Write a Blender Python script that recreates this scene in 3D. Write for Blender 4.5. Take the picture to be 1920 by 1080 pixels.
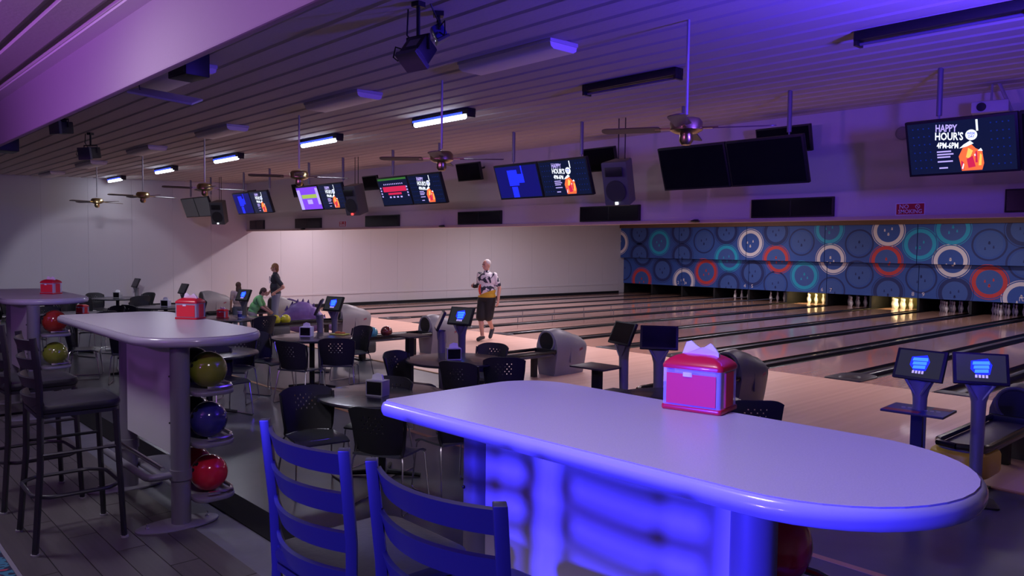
import bpy, bmesh, math, random
from math import sin, cos, pi, radians, sqrt, atan2
from mathutils import Vector, Matrix
random.seed(7)
for o in list(bpy.data.objects): bpy.data.objects.remove(o)
scene = bpy.context.scene
COL = scene.collection

# ------------------------------------------------------------------ camera
# world: X along the rows (pins lie towards +Y), z = 0 is the bowlers' floor and lanes
F = 1470.0; YAW = radians(-47.44); PIT = radians(-2.927); ROL = radians(.653); H = 2.05
_f = Vector((sin(YAW)*cos(PIT), cos(YAW)*cos(PIT), sin(PIT)))
_r = _f.cross(Vector((0, 0, 1))).normalized(); _u = _r.cross(_f)
RT = _r*cos(ROL)+_u*sin(ROL); UP = _u*cos(ROL)-_r*sin(ROL); FW = _f
cam_d = bpy.data.cameras.new('camera'); cam = bpy.data.objects.new('camera', cam_d); COL.objects.link(cam)
cam_d.sensor_width = 36; cam_d.lens = F*36/1920; cam_d.clip_start = .05; cam_d.clip_end = 200
cam.matrix_world = Matrix(((RT.x, UP.x, -FW.x, 0), (RT.y, UP.y, -FW.y, 0), (RT.z, UP.z, -FW.z, H), (0, 0, 0, 1)))
scene.camera = cam
def ray(x, y): return RT*((x-960)/F)+UP*((540-y)/F)+FW
def onz(x, y, z): d = ray(x, y); t = (z-H)/d.z; return Vector((0, 0, H))+d*t
def ony(x, y, Y): d = ray(x, y); return Vector((0, 0, H))+d*(Y/d.y)
def onx(x, y, X): d = ray(x, y); return Vector((0, 0, H))+d*(X/d.x)

# ------------------------------------------------------------------ world, exposure, lights
scene.view_settings.view_transform = 'Standard'; scene.view_settings.look = 'None'
scene.view_settings.gamma = 1.0; scene.view_settings.use_curve_mapping = False
scene.view_settings.exposure = 0.0
w = bpy.data.worlds.new('world'); scene.world = w; w.use_nodes = True
bg = w.node_tree.nodes['Background']; bg.inputs[0].default_value = (.30, .26, .40, 1); bg.inputs[1].default_value = .02
def light(name, kind, loc, energy, color, target=None, **k):
    d = bpy.data.lights.new(name, kind); d.energy = energy; d.color = color
    for a, v in k.items(): setattr(d, a, v)
    o = bpy.data.objects.new(name, d); COL.objects.link(o); o.location = loc
    if target is not None: o.rotation_euler = (Vector(target)-Vector(loc)).to_track_quat('-Z', 'Y').to_euler()
    return o
BLUE = (.04, .03, 1.0); VIOLET = (.55, .17, 1.0); LANEW = (1.0, .84, .94)
# fluorescent runs above the lanes, behind the hanging wall (fixtures are built further down)
LANE_LIGHTS = [(-21.5, 12.4), (-17.4, 12.4), (-13.3, 12.4), (-9.2, 12.4), (-5.1, 12.4), (-1.0, 12.4),
               (-19.5, 20.0), (-12.0, 20.0), (-5.0, 20.0), (-16.5, 25.6), (-8.5, 25.6)]
LANE_POW = [85, 115, 125, 90, 36, 14, 150, 62, 40, 95, 70]
for i, (x, y) in enumerate(LANE_LIGHTS):
    light('lane_light', 'AREA', (x, y, 3.52), LANE_POW[i], LANEW if y < 13 else (.94, .86, 1.0), (x, y, 0), shape='RECTANGLE', size=2.4, size_y=.25)
# flood lamps on the concourse ceiling behind the viewer
FLOODS = [((-1.75, -4.7, 2.30), (-1.35, 1.3, 1.20)), ((-.3, -4.7, 2.75), (-1.15, 1.6, 1.2))]
light('concourse_flood', 'SPOT', FLOODS[0][0], 5000, BLUE, FLOODS[0][1], spot_size=radians(25), spot_blend=.45, shadow_soft_size=.28)
light('concourse_flood', 'SPOT', FLOODS[1][0], 1500, BLUE, FLOODS[1][1], spot_size=radians(27), spot_blend=.45, shadow_soft_size=.22)
UPS = [((-3.2, -2.2, 2.7), (-4.0, -.7, 3.7)), ((-7.2, -2.2, 2.7), (-7.6, -.7, 3.7)), ((-.70, 5.0, 2.90), (-1.7, 5.3, 3.8))]
light('violet_uplight', 'SPOT', UPS[0][0], 430, VIOLET, UPS[0][1], spot_size=radians(112), spot_blend=.9, shadow_soft_size=.12)
light('violet_uplight', 'SPOT', UPS[1][0], 380, VIOLET, UPS[1][1], spot_size=radians(112), spot_blend=.9, shadow_soft_size=.12)
light('blue_uplight', 'SPOT', UPS[2][0], 800, (.09, .04, 1.0), UPS[2][1], spot_size=radians(165), spot_blend=.8, shadow_soft_size=.15)
# stage light washing the side wall
p_ = onz(170, 287, 3.45); light('wall_wash', 'SPOT', (p_.x-.2, p_.y+.05, 3.38), 520, (.86, .84, 1.0), (-23.7, 6.3, .45), spot_size=radians(30), spot_blend=.3, shadow_soft_size=.08)
# general concourse downlights
light('concourse_down', 'AREA', (-1.5, .9, 3.6), 31, (.93, .79, 1.0), (-1.5, 1.4, 0), shape='DISK', size=.5)
light('concourse_down', 'AREA', (-5.6, .4, 3.6), 34, (.92, .90, 1.0), (-5.6, 1.2, 0), shape='DISK', size=.5)

# ------------------------------------------------------------------ materials
MATS = {}
def mat(name, col=(.5, .5, .5), rough=.5, metal=0., emit=None, estr=0., spec=.5, trans=0., alpha=1., coat=0.,
        noise=None, bump=None, ior=1.45):
    """noise = (scale, second colour, sharpness 0..1) ; bump = (scale, strength)"""
    if name in MATS: return MATS[name]
    m = bpy.data.materials.new(name); m.use_nodes = True; nt = m.node_tree; n = nt.nodes; L = nt.links
    b = n['Principled BSDF']; b.inputs['Base Color'].default_value = (*col, 1)
    b.inputs['Roughness'].default_value = rough; b.inputs['Metallic'].default_value = metal
    b.inputs['Specular IOR Level'].default_value = spec; b.inputs['Transmission Weight'].default_value = trans
    b.inputs['Alpha'].default_value = alpha; b.inputs['Coat Weight'].default_value = coat; b.inputs['IOR'].default_value = ior
    if emit: b.inputs['Emission Color'].default_value = (*emit, 1); b.inputs['Emission Strength'].default_value = estr
    if noise or bump: tc = n.new('ShaderNodeTexCoord')
    if noise:
        t = n.new('ShaderNodeTexNoise'); t.inputs['Scale'].default_value = noise[0]; t.inputs['Detail'].default_value = 5
        L.new(tc.outputs['Object'], t.inputs['Vector'])
        r = n.new('ShaderNodeValToRGB'); s = noise[2] if len(noise) > 2 else .3
        r.color_ramp.elements[0].position = .5-.5*(1-s)*.6; r.color_ramp.elements[1].position = .5+.5*(1-s)*.6
        r.color_ramp.elements[0].color = (*col, 1); r.color_ramp.elements[1].color = (*noise[1], 1)
        L.new(t.outputs['Fac'], r.inputs['Fac']); L.new(r.outputs['Color'], b.inputs['Base Color'])
    if bump:
        t2 = n.new('ShaderNodeTexNoise'); t2.inputs['Scale'].default_value = bump[0]; t2.inputs['Detail'].default_value = 4
        L.new(tc.outputs['Object'], t2.inputs['Vector'])
        bp = n.new('ShaderNodeBump'); bp.inputs['Strength'].default_value = bump[1]; bp.inputs['Distance'].default_value = .01
        L.new(t2.outputs['Fac'], bp.inputs['Height']); L.new(bp.outputs['Normal'], b.inputs['Normal'])
    MATS[name] = m; return m
def wood(name, c1, c2, axis, board, rough, coat=0.):
    """board-striped wood; boards `board` wide, running along axis ('X' or 'Y')"""
    m = bpy.data.materials.new(name); m.use_nodes = True; nt = m.node_tree; n = nt.nodes; L = nt.links; b = n['Principled BSDF']
    b.inputs['Roughness'].default_value = rough; b.inputs['Coat Weight'].default_value = coat; b.inputs['Coat Roughness'].default_value = .06
    tc = n.new('ShaderNodeTexCoord'); sp = n.new('ShaderNodeSeparateXYZ'); L.new(tc.outputs['Object'], sp.inputs[0])
    across, along = ('X', 'Y') if axis == 'Y' else ('Y', 'X')
    d = n.new('ShaderNodeMath'); d.operation = 'DIVIDE'; d.inputs[1].default_value = board; L.new(sp.outputs[across], d.inputs[0])
    fl = n.new('ShaderNodeMath'); fl.operation = 'FLOOR'; L.new(d.outputs[0], fl.inputs[0])
    wn = n.new('ShaderNodeTexWhiteNoise'); wn.noise_dimensions = '1D'; L.new(fl.outputs[0], wn.inputs['W'])
    mp = n.new('ShaderNodeMapping'); s = [1, 1, 1]; s[0 if along == 'X' else 1] = .6; s[0 if across == 'X' else 1] = 30; mp.inputs['Scale'].default_value = s
    L.new(tc.outputs['Object'], mp.inputs['Vector'])
    t = n.new('ShaderNodeTexNoise'); t.inputs['Scale'].default_value = 1.5; t.inputs['Detail'].default_value = 5; L.new(mp.outputs[0], t.inputs['Vector'])
    a = n.new('ShaderNodeMath'); a.operation = 'MULTIPLY_ADD'; a.inputs[1].default_value = .55; L.new(wn.outputs['Value'], a.inputs[0])
    k = n.new('ShaderNodeMath'); k.operation = 'MULTIPLY'; k.inputs[1].default_value = .5; L.new(t.outputs['Fac'], k.inputs[0]); L.new(k.outputs[0], a.inputs[2])
    mx = n.new('ShaderNodeMix'); mx.data_type = 'RGBA'; L.new(a.outputs[0], mx.inputs['Factor'])
    mx.inputs['A'].default_value = (*c1, 1); mx.inputs['B'].default_value = (*c2, 1)
    L.new(mx.outputs['Result'], b.inputs['Base Color']); MATS[name] = m; return m
mat('wall', (.60, .575, .60), .75, bump=(60, .08)); mat('soffit', (.58, .54, .57), .8, bump=(40, .1)); mat('ceil', (.52, .46, .46), .8, bump=(25, .2))
mat('ceil_lane', (.55, .5, .48), .8); mat('ctrim', (.72, .66, .68), .6); mat('beam', (.36, .29, .35), .85, bump=(60, .2))
mat('fascia', (.16, .085, .05), .6); mat('lip', (.55, .42, .36), .5)
mat('black', (.012, .012, .014), .45); mat('blackgloss', (.008, .008, .010), .18); mat('blackmetal', (.022, .022, .030), .36, .0, spec=.7)
mat('blacksoft', (.022, .022, .026), .6, bump=(300, .15)); mat('vinyl', (.020, .020, .028), .42, bump=(40, .1))
mat('chrome', (.75, .74, .76), .18, 1.); mat('brass', (.55, .42, .20), .28, 1.); mat('darkblade', (.10, .065, .045), .45)
mat('postgrey', (.20, .19, .23), .42, .2); mat('plategrey', (.24, .23, .27), .45, .2); mat('panelwhite', (.62, .60, .64), .55)
mat('topgrey', (.56, .53, .57), .32, noise=(240, (.46, .44, .48), .2)); mat('edge', (.42, .41, .47), .22, coat=.4)
wood('maple', (.62, .37, .29), (.74, .48, .39), 'Y', .065, .44, .06); wood('lanewood', (.56, .29, .21), (.70, .41, .31), 'Y', .03, .14, .5)
wood('planks', (.115, .098, .096), (.20, .175, .17), 'X', 3.0, .42)
mat('gutter', (.008, .008, .011), .30, coat=.15); mat('divider', (.012, .011, .015), .28, coat=.3); mat('cap', (.035, .035, .045), .35)
mat('greystrip', (.15, .155, .18), .5, noise=(6, (.11, .112, .13), .2)); mat('rubber', (.006, .006, .007), .8, spec=.2)
mat('seatfloor', (.065, .072, .088), .30, noise=(2.5, (.095, .102, .118), .1), bump=(8, .04)); mat('tan', (.48, .26, .13), .5)
mat('pit', (.006, .006, .007), .9); mat('kick', (.02, .02, .022), .6)
mat('red', (.62, .012, .030), .30, coat=.3); mat('redprint', (.80, .035, .05), .4); mat('clear', (.80, .80, .86), .12, alpha=.35); mat('paper', (.86, .86, .88), .7)
mat('silverplastic', (.42, .42, .44), .35, .3); mat('hoodgrey', (.25, .25, .265), .42, noise=(3, (.21, .21, .225), .2)); mat('hooddark', (.085, .088, .095), .4); mat('hoodlogo', (.22, .06, .09), .5)
mat('hoodyellow', (.80, .56, .03), .4); mat('consolegrey', (.24, .24, .26), .38, .2)
mat('scr_off', (.006, .006, .008), .12); mat('scr_dark', (.004, .006, .02), .2, emit=(.05, .08, .30), estr=.10)
mat('scr_grey', (.012, .012, .015), .25, emit=(.20, .20, .24), estr=.10)
mat('e_white', (.1, .1, .1), .5, emit=(.85, .90, 1.), estr=1.3); mat('e_blue', (.0, .0, .1), .5, emit=(.01, .02, 1.), estr=1.6)
mat('e_cyan', (.0, .0, .1), .5, emit=(.06, .28, 1.), estr=1.2); mat('e_orange', (.1, .03, .0), .5, emit=(1., .16, .05), estr=1.1); mat('e_yellow', (.1, .08, .0), .5, emit=(1., .62, .12), estr=1.1)
mat('e_red', (.1, .0, .0), .5, emit=(.75, .02, .10), estr=.9); mat('e_purple', (.03, 0, .1), .5, emit=(.22, .06, .85), estr=1.1); mat('e_lilac', (.03, 0, .1), .5, emit=(.55, .45, 1.), estr=1.0)
mat('e_green', (.03, .1, 0), .5, emit=(.45, .62, .12), estr=.9); mat('e_dot', (.0, .0, .05), .5, emit=(.01, .05, .55), estr=.35); mat('e_ledred', (.1, 0, 0), .5, emit=(1, .05, .05), estr=2.5)
mat('led_tube', (.9, .9, .9), .5, emit=(.80, .88, 1.), estr=14.); mat('led_side', (.0, .0, .3), .5, emit=(.03, .06, 1.), estr=2.6)
mat('warm_tube', (.9, .9, .8), .5, emit=(1., .72, .30), estr=9.); mat('lane_tube', (.9, .9, .9), .5, emit=(1., .88, .9), estr=6.)
mat('diffuser', (.85, .78, .74), .5); mat('housing', (.55, .52, .55), .6)
mat('sign_red', (.45, .015, .03), .5); mat('sign_white', (.75, .72, .74), .5)
mat('m_blue', (.030, .085, .36), .55, noise=(.9, (.04, .115, .42), .0)); mat('m_navy', (.018, .034, .16), .55); mat('m_light', (.050, .115, .38), .55); mat('m_teal', (.02, .40, .62), .5); mat('m_red', (.62, .055, .06), .5); mat('m_white', (.80, .75, .76), .5)
mat('pin_white', (.82, .80, .76), .25, coat=.4); mat('pin_red', (.6, .03, .03), .3)
def ball(name, a, b, s=6): return mat(name, a, .13, coat=.6, noise=(s, b, .2))
ball('b_olive', (.14, .17, .012), (.24, .27, .03)); ball('b_blue', (.012, .012, .10), (.05, .045, .26)); ball('b_red', (.60, .012, .04), (.70, .02, .05), 3); ball('b_dkred', (.20, .012, .008), (.35, .03, .012))
ball('b_yellow', (.42, .42, .01), (.62, .58, .03)); ball('b_teal', (.03, .20, .26), (.12, .42, .48), 9); ball('b_plum', (.05, .008, .014), (.22, .04, .03), 14); ball('b_black', (.010, .012, .014), (.02, .03, .02)); ball('b_orange', (.7, .2, .01), (.8, .3, .02)); ball('b_crimson', (.30, .006, .02), (.4, .01, .03))
mat('skin', (.55, .30, .22), .5); mat('skin2', (.62, .35, .25), .5); mat('hair_white', (.55, .53, .52), .7); mat('hair_sandy', (.26, .14, .06), .7, noise=(40, (.36, .20, .09), .2)); mat('hair_brown', (.09, .05, .03), .65, noise=(40, (.14, .08, .05), .2)); mat('hair_dk', (.06, .035, .028), .65, noise=(40, (.10, .06, .045), .2))
mat('tee_dark', (.030, .034, .045), .8); mat('tee_green', (.10, .50, .32), .8, noise=(1.2, (.35, .75, .10), .0)); mat('tee_pink', (.66, .56, .55), .8, noise=(9, (.50, .36, .36), .3)); mat('denim', (.13, .15, .22), .8); mat('shorts_black', (.012, .012, .015), .75); mat('shoe', (.03, .03, .04), .5); mat('sole', (.5, .48, .48), .6); mat('khaki', (.4, .37, .35), .8); mat('glove', (.01, .01, .012), .5)
mat('dino', (.17, .10, .33), .45, noise=(5, (.24, .15, .42), .2)); mat('dino_dk', (.09, .05, .20), .45)
mat('ad_blue', (.03, .05, .25), .4); mat('ad_red', (.40, .02, .06), .4); mat('ad_pale', (.35, .35, .55), .4); mat('greytop', (.055, .05, .05), .35); mat('cup', (.7, .72, .76), .4)
mat('tabletop', (.028, .030, .036), .26, coat=.2); mat('seatpad', (.07, .075, .085), .35)

# ------------------------------------------------------------------ mesh building
class MB:
    def __init__(s): s.v = []; s.f = []; s.mi = []; s.m = 0; s.T = Matrix.Identity(4)
    def add(s, vs, fs):
        b = len(s.v); s.v += [tuple(s.T @ Vector(p)) for p in vs]
        for f in fs: s.f.append([i+b for i in f]); s.mi.append(s.m)
        return s
    def box(s, c, d, rz=0, ry=0, rx=0):
        R = Matrix.Translation(c) @ Matrix.Rotation(rz, 4, 'Z') @ Matrix.Rotation(ry, 4, 'Y') @ Matrix.Rotation(rx, 4, 'X')
        x, y, z = d[0]/2, d[1]/2, d[2]/2
        vs = [R @ Vector((a*x, b*y, e*z)) for a, b, e in ((-1, -1, -1), (1, -1, -1), (1, 1, -1), (-1, 1, -1), (-1, -1, 1), (1, -1, 1), (1, 1, 1), (-1, 1, 1))]
        return s.add(vs, [(0, 3, 2, 1), (4, 5, 6, 7), (0, 1, 5, 4), (1, 2, 6, 5), (2, 3, 7, 6), (3, 0, 4, 7)])
    def bb(s, x0, x1, y0, y1, z0, z1): return s.box(((x0+x1)/2, (y0+y1)/2, (z0+z1)/2), (x1-x0, y1-y0, z1-z0))
    def prism(s, pts, z0, z1, bev=0.):
        """vertical prism over outline pts (ccw); bev rounds the rim"""
        n = len(pts); rings = []
        if bev:
            for k, (o, z) in enumerate(((bev, z0), (bev*.3, z0+bev*.3), (0, z0+bev), (0, z1-bev), (bev*.3, z1-bev*.3), (bev, z1))): rings.append((inset(pts, o), z))
        else: rings = [(pts, z0), (pts, z1)]
        vs = [(p[0], p[1], z) for r, z in rings for p in r]; fs = []
        for k in range(len(rings)-1):
            for i in range(n): j = (i+1) % n; fs.append((k*n+i, k*n+j, (k+1)*n+j, (k+1)*n+i))
        fs.append(list(range(n))[::-1]); fs.append([(len(rings)-1)*n+i for i in range(n)])
        return s.add(vs, fs)
    def tube(s, pts, r, n=8, closed=False, flat=1.):
        P = [Vector(p) for p in pts]; m = len(P); R = r if isinstance(r, (list, tuple)) else [r]*m; vs = []; fs = []
        up = None
        for i, p in enumerate(P):
            if closed: t = P[(i+1) % m]-P[i-1]
            else: t = P[min(i+1, m-1)]-P[max(i-1, 0)]
            t.normalize()
            if up is None:
                up = Vector((0, 0, 1)) if abs(t.z) < .9 else Vector((1, 0, 0))
            a = t.cross(up).normalized(); b = a.cross(t).normalized(); up = b
            for k in range(n): th = 2*pi*k/n; vs.append(p+a*cos(th)*R[i]+b*sin(th)*R[i]*flat)
        for i in range(m if closed else m-1):
            j = (i+1) % m
            for k in range(n): l = (k+1) % n; fs.append((i*n+k, i*n+l, j*n+l, j*n+k))
        if not closed: fs.append(list(range(n))[::-1]); fs.append([(m-1)*n+k for k in range(n)])
        return s.add(vs, fs)
    def lathe(s, prof, n=20, c=(0, 0, 0), axis='Z'):
        """prof = [(radius, height)...]"""
        vs = []; fs = []
        for r, h in prof:
            for k in range(n):
                a = 2*pi*k/n; p = (r*cos(a), r*sin(a), h)
                if axis == 'Y': p = (p[0], p[2], -p[1])
                if axis == 'X': p = (p[2], p[0], p[1])
                vs.append((p[0]+c[0], p[1]+c[1], p[2]+c[2]))
        for i in range(len(prof)-1):
            for k in range(n): l = (k+1) % n; fs.append((i*n+k, i*n+l, (i+1)*n+l, (i+1)*n+k))
        fs.append(list(range(n))[::-1]); fs.append([(len(prof)-1)*n+k for k in range(n)])
        return s.add(vs, fs)
    def ball(s, c, r, n=20, sc=(1, 1, 1), R=None):
        m = n//2; vs = [(0, 0, -1)]; fs = []
        for i in range(1, m):
            a = -pi/2+pi*i/m
            for k in range(n): vs.append((cos(a)*cos(2*pi*k/n), cos(a)*sin(2*pi*k/n), sin(a)))
        vs.append((0, 0, 1)); top = len(vs)-1
        for k in range(n): fs.append((0, 1+(k+1) % n, 1+k)); fs.append((top, top-n+k, top-n+(k+1) % n))
        for i in range(m-2):
            for k in range(n): l = (k+1) % n; fs.append((1+i*n+k, 1+i*n+l, 1+(i+1)*n+l, 1+(i+1)*n+k))
        q = []
        for p in vs:
            v = Vector((p[0]*r*sc[0], p[1]*r*sc[1], p[2]*r*sc[2]))
            if R is not None: v = R @ v
            q.append(v+Vector(c))
        return s.add(q, fs)
    def cone(s, a, b, ra, rb, n=14):
        a = Vector(a); b = Vector(b); s.ball(a, ra, n); s.ball(b, rb, n); return s.tube([a, b], [ra, rb], n)
    def grid(s, fn, nu, nv, skip=None, thick=0.):
        vs = [Vector(fn(i/nu, j/nv)) for j in range(nv+1) for i in range(nu+1)]; fs = []
        W = nu+1; N = len(vs)
        keep = [[not (skip and skip(i, j)) for i in range(nu)] for j in range(nv)]
        F_ = lambda i, j: (j*W+i, j*W+i+1, (j+1)*W+i+1, (j+1)*W+i)
        for j in range(nv):
            for i in range(nu):
                if keep[j][i]: fs.append(F_(i, j))
        if thick:
            nor = [Vector() for _ in vs]
            for j in range(nv):
                for i in range(nu):
                    f = F_(i, j); nn = (vs[f[1]]-vs[f[0]]).cross(vs[f[3]]-vs[f[0]])
                    for q in f: nor[q] += nn
            vs = vs+[p-n_.normalized()*thick for p, n_ in zip(vs, nor)]
            ed = {}
            for f in list(fs):
                for q in range(4):
                    e = (f[q], f[(q+1) % 4]); ed[e] = 1
            fs2 = [tuple(q+N for q in f[::-1]) for f in fs]
            side = [(e[1], e[0], e[0]+N, e[1]+N) for e in ed if (e[1], e[0]) not in ed]
            fs = fs+fs2+side
        return s.add(vs, fs)
    def obj(s, name, material, parent=None, smooth=True, angle=40, bevel=0.):
        me = bpy.data.meshes.new(name); me.from_pydata(s.v, [], s.f)
        ms = material if isinstance(material, (list, tuple)) else [material]
        for m in ms: me.materials.append(MATS[m] if isinstance(m, str) else m)
        me.polygons.foreach_set('material_index', s.mi)
        bm = bmesh.new(); bm.from_mesh(me); bmesh.ops.recalc_face_normals(bm, faces=bm.faces)
        if bevel:
            es = [e for e in bm.edges if len(e.link_faces) == 2 and e.calc_face_angle(0) > radians(35)]
            bmesh.ops.bevel(bm, geom=es, offset=bevel, segments=2, affect='EDGES', profile=.6)
        bm.to_mesh(me); bm.free()
        if smooth:
            me.polygons.foreach_set('use_smooth', [True]*len(me.polygons)); me.set_sharp_from_angle(angle=radians(angle))
        o = bpy.data.objects.new(name, me); COL.objects.link(o)
        if parent: o.parent = parent
        return o
def inset(pts, o):
    if not o: return pts
    n = len(pts); out = []
    for i in range(n):
        a = Vector(pts[i-1]).to_2d(); p = Vector(pts[i]).to_2d(); b = Vector(pts[(i+1) % n]).to_2d()
        d = (b-a); d = d.normalized() if d.length > 1e-9 else Vector((1, 0)); out.append((p.x-d.y*o, p.y+d.x*o))
    return out
def ngon(cx, cy, rx, ry, n, a0=0): return [(cx+rx*cos(a0+2*pi*k/n), cy+ry*sin(a0+2*pi*k/n)) for k in range(n)]
def rrect(x0, x1, y0, y1, rs, n=6):
    """ccw rounded rectangle, rs = radii of corners (x0y0, x1y0, x1y1, x0y1)"""
    out = []
    for (cx, cy, sx, sy, a0), r in zip(((x0, y0, 1, 1, pi), (x1, y0, -1, 1, 1.5*pi), (x1, y1, -1, -1, 0), (x0, y1, 1, -1, .5*pi)), rs):
        for k in range(n+1): a = a0+.5*pi*k/n; out.append((cx+sx*r+r*cos(a), cy+sy*r+r*sin(a)))
    return out
def tag(o, label=None, cat=None, group=None, kind=None):
    if label: o['label'] = label
    if cat: o['category'] = cat
    if group: o['group'] = group
    if kind: o['kind'] = kind
    return o
def thing(name, label, cat, loc=(0, 0, 0), rz=0, group=None):
    o = bpy.data.objects.new(name, None); COL.objects.link(o); o.empty_display_size = .1
    o.location = loc; o.rotation_euler = (0, 0, rz); return tag(o, label, cat, group)
def dup(root, loc, rz=None, label=None, group=None):
    r = root.copy(); COL.objects.link(r); r.location = loc
    if rz is not None: r.rotation_euler = (0, 0, rz)
    if label: r['label'] = label
    if group: r['group'] = group
    elif 'group' in r and label and not group: del r['group']
    for ch in list(root.children):
        c = ch.copy(); COL.objects.link(c); c.parent = r
        for g in ch.children: d = g.copy(); COL.objects.link(d); d.parent = c
    return r
def struct(o, label=None): o['kind'] = 'structure'; return tag(o, label) if label else o
def text(body, size, material, parent, M4, extrude=.001, name='lettering', sx=1., shear=0., bold=0.):
    cu = bpy.data.curves.new('t', 'FONT'); cu.body = body; cu.size = size; cu.extrude = extrude; cu.align_x = 'CENTER'; cu.align_y = 'CENTER'; cu.resolution_u = 2; cu.shear = shear; cu.offset = bold*size
    t = bpy.data.objects.new('t', cu); COL.objects.link(t); dg = bpy.context.evaluated_depsgraph_get()
    me = bpy.data.meshes.new_from_object(t.evaluated_get(dg)); bpy.data.objects.remove(t); bpy.data.curves.remove(cu)
    me.transform(M4 @ Matrix.Diagonal((sx, 1, 1, 1))); me.materials.clear(); me.materials.append(MATS[material]); me.name = name
    o = bpy.data.objects.new(name, me); COL.objects.link(o); o.parent = parent; return o

# ------------------------------------------------------------------ the setting
C = .42                                   # concourse level above the bowlers' floor
XW = -23.75; XR = 3.2; PITCH = 1.65
YF = 12.3; YA = 7.7                       # foul line, start of the approach
def zc(Y): return 3.67+.027*Y
def laneX(n): return XW+PITCH*n           # divider right of lane n
def plank_mat():
    m = mat('plank', (.13, .115, .115), .40); nt = m.node_tree; n = nt.nodes; L = nt.links; b = n['Principled BSDF']
    oi = n.new('ShaderNodeObjectInfo'); tc = n.new('ShaderNodeTexCoord'); mp = n.new('ShaderNodeMapping'); mp.inputs['Scale'].default_value = (1.2, 26, 1)
    ad = n.new('ShaderNodeVectorMath'); ad.operation = 'ADD'; L.new(tc.outputs['Object'], ad.inputs[0]); L.new(oi.outputs['Location'], ad.inputs[1]); L.new(ad.outputs[0], mp.inputs['Vector'])
    t = n.new('ShaderNodeTexNoise'); t.inputs['Scale'].default_value = 2; t.inputs['Detail'].default_value = 6; L.new(mp.outputs[0], t.inputs['Vector'])
    a = n.new('ShaderNodeMath'); a.operation = 'MULTIPLY_ADD'; a.inputs[1].default_value = .5; L.new(oi.outputs['Random'], a.inputs[0])
    k = n.new('ShaderNodeMath'); k.operation = 'MULTIPLY'; k.inputs[1].default_value = .55; L.new(t.outputs['Fac'], k.inputs[0]); L.new(k.outputs[0], a.inputs[2])
    mx = n.new('ShaderNodeMix'); mx.data_type = 'RGBA'; L.new(a.outputs[0], mx.inputs['Factor']); mx.inputs['A'].default_value = (.045, .040, .042, 1); mx.inputs['B'].default_value = (.125, .112, .115, 1)
    L.new(mx.outputs['Result'], b.inputs['Base Color'])
plank_mat()
def carpet_mat():
    m = mat('carpet', (.02, .03, .08), .95); nt = m.node_tree; n = nt.nodes; L = nt.links; b = n['Principled BSDF']
    tc = n.new('ShaderNodeTexCoord'); t = n.new('ShaderNodeTexNoise'); t.inputs['Scale'].default_value = 3.5; t.inputs['Distortion'].default_value = 2.2; L.new(tc.outputs['Object'], t.inputs['Vector'])
    r = n.new('ShaderNodeValToRGB'); r.color_ramp.interpolation = 'CONSTANT'; e = r.color_ramp.elements
    e[0].position = 0; e[0].color = (.015, .02, .05, 1); e[1].position = .42; e[1].color = (.04, .16, .24, 1)
    for p, c in ((.5, (.015, .02, .05, 1)), (.55, (.35, .05, .08, 1)), (.62, (.42, .25, .12, 1)), (.68, (.03, .05, .2, 1))): q = e.new(p); q.color = c
    L.new(t.outputs['Fac'], r.inputs['Fac']); L.new(r.outputs['Color'], b.inputs['Base Color'])
carpet_mat()
# concourse floor, raised, with planks, grey border and black nosing
b = MB(); b.bb(XW, XR, -5, 2.09, -.1, C-.004); fl = struct(b.obj('floor', 'greystrip', smooth=False), 'raised concourse floor with dark planks and grey border')
b = MB(); b.bb(XW, XR, -5, .77, C-.004, C+.006); b.obj('carpet', 'carpet', fl, smooth=False)['label'] = 'dark carpet with a bright swirl pattern'
b = MB(); b.bb(XW, XR, .765, .785, C-.004, C+.010); b.obj('carpet_edge_strip', 'plategrey', fl, smooth=False)
b = MB(); b.bb(XW, XR, 1.90, 2.10, C-.05, C+.002); b.obj('step_nosing', 'rubber', fl, smooth=False)
PW = (1.66-.786)/6
b = MB(); b.box((0, 0, 0), (1.194, PW-.004, .012)); pm = b.obj('plank', 'plank', fl, smooth=False, bevel=.001)
first = True
for r in range(6):
    for k in range(18):
        x = -16.9+1.2*k+(.37*r % 1.2)
        o = pm if first else pm.copy()
        if not first: COL.objects.link(o)
        first = False; o.location = (x, .786+PW*(r+.5), C)
# bowlers' seating floor
b = MB(); b.bb(XW, XR, 2.09, YA, -.1, 0); fl2 = struct(b.obj('floor', 'seatfloor', smooth=False), 'dark grey smooth floor of the seating area')
b = MB(); b.bb(XW, XR, 5.0, 5.06, -.002, .004); b.obj('floor_strip', 'tan', fl2, smooth=False)
# approach
b = MB(); b.bb(XW, XR, YA, YF, -.1, .0); fl3 = struct(b.obj('floor', 'maple', smooth=False), 'pale maple approach boards before the lanes')
b = MB(); b.bb(XW, XR, YA-.05, YA, -.01, .012); b.obj('approach_edge', 'tan', fl3, smooth=False)
b = MB(); b.bb(XW, XR, YF, 31.2, -.3, -.13); fl4 = struct(b.obj('floor', 'pit', smooth=False), 'dark base below the lanes')
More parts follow.
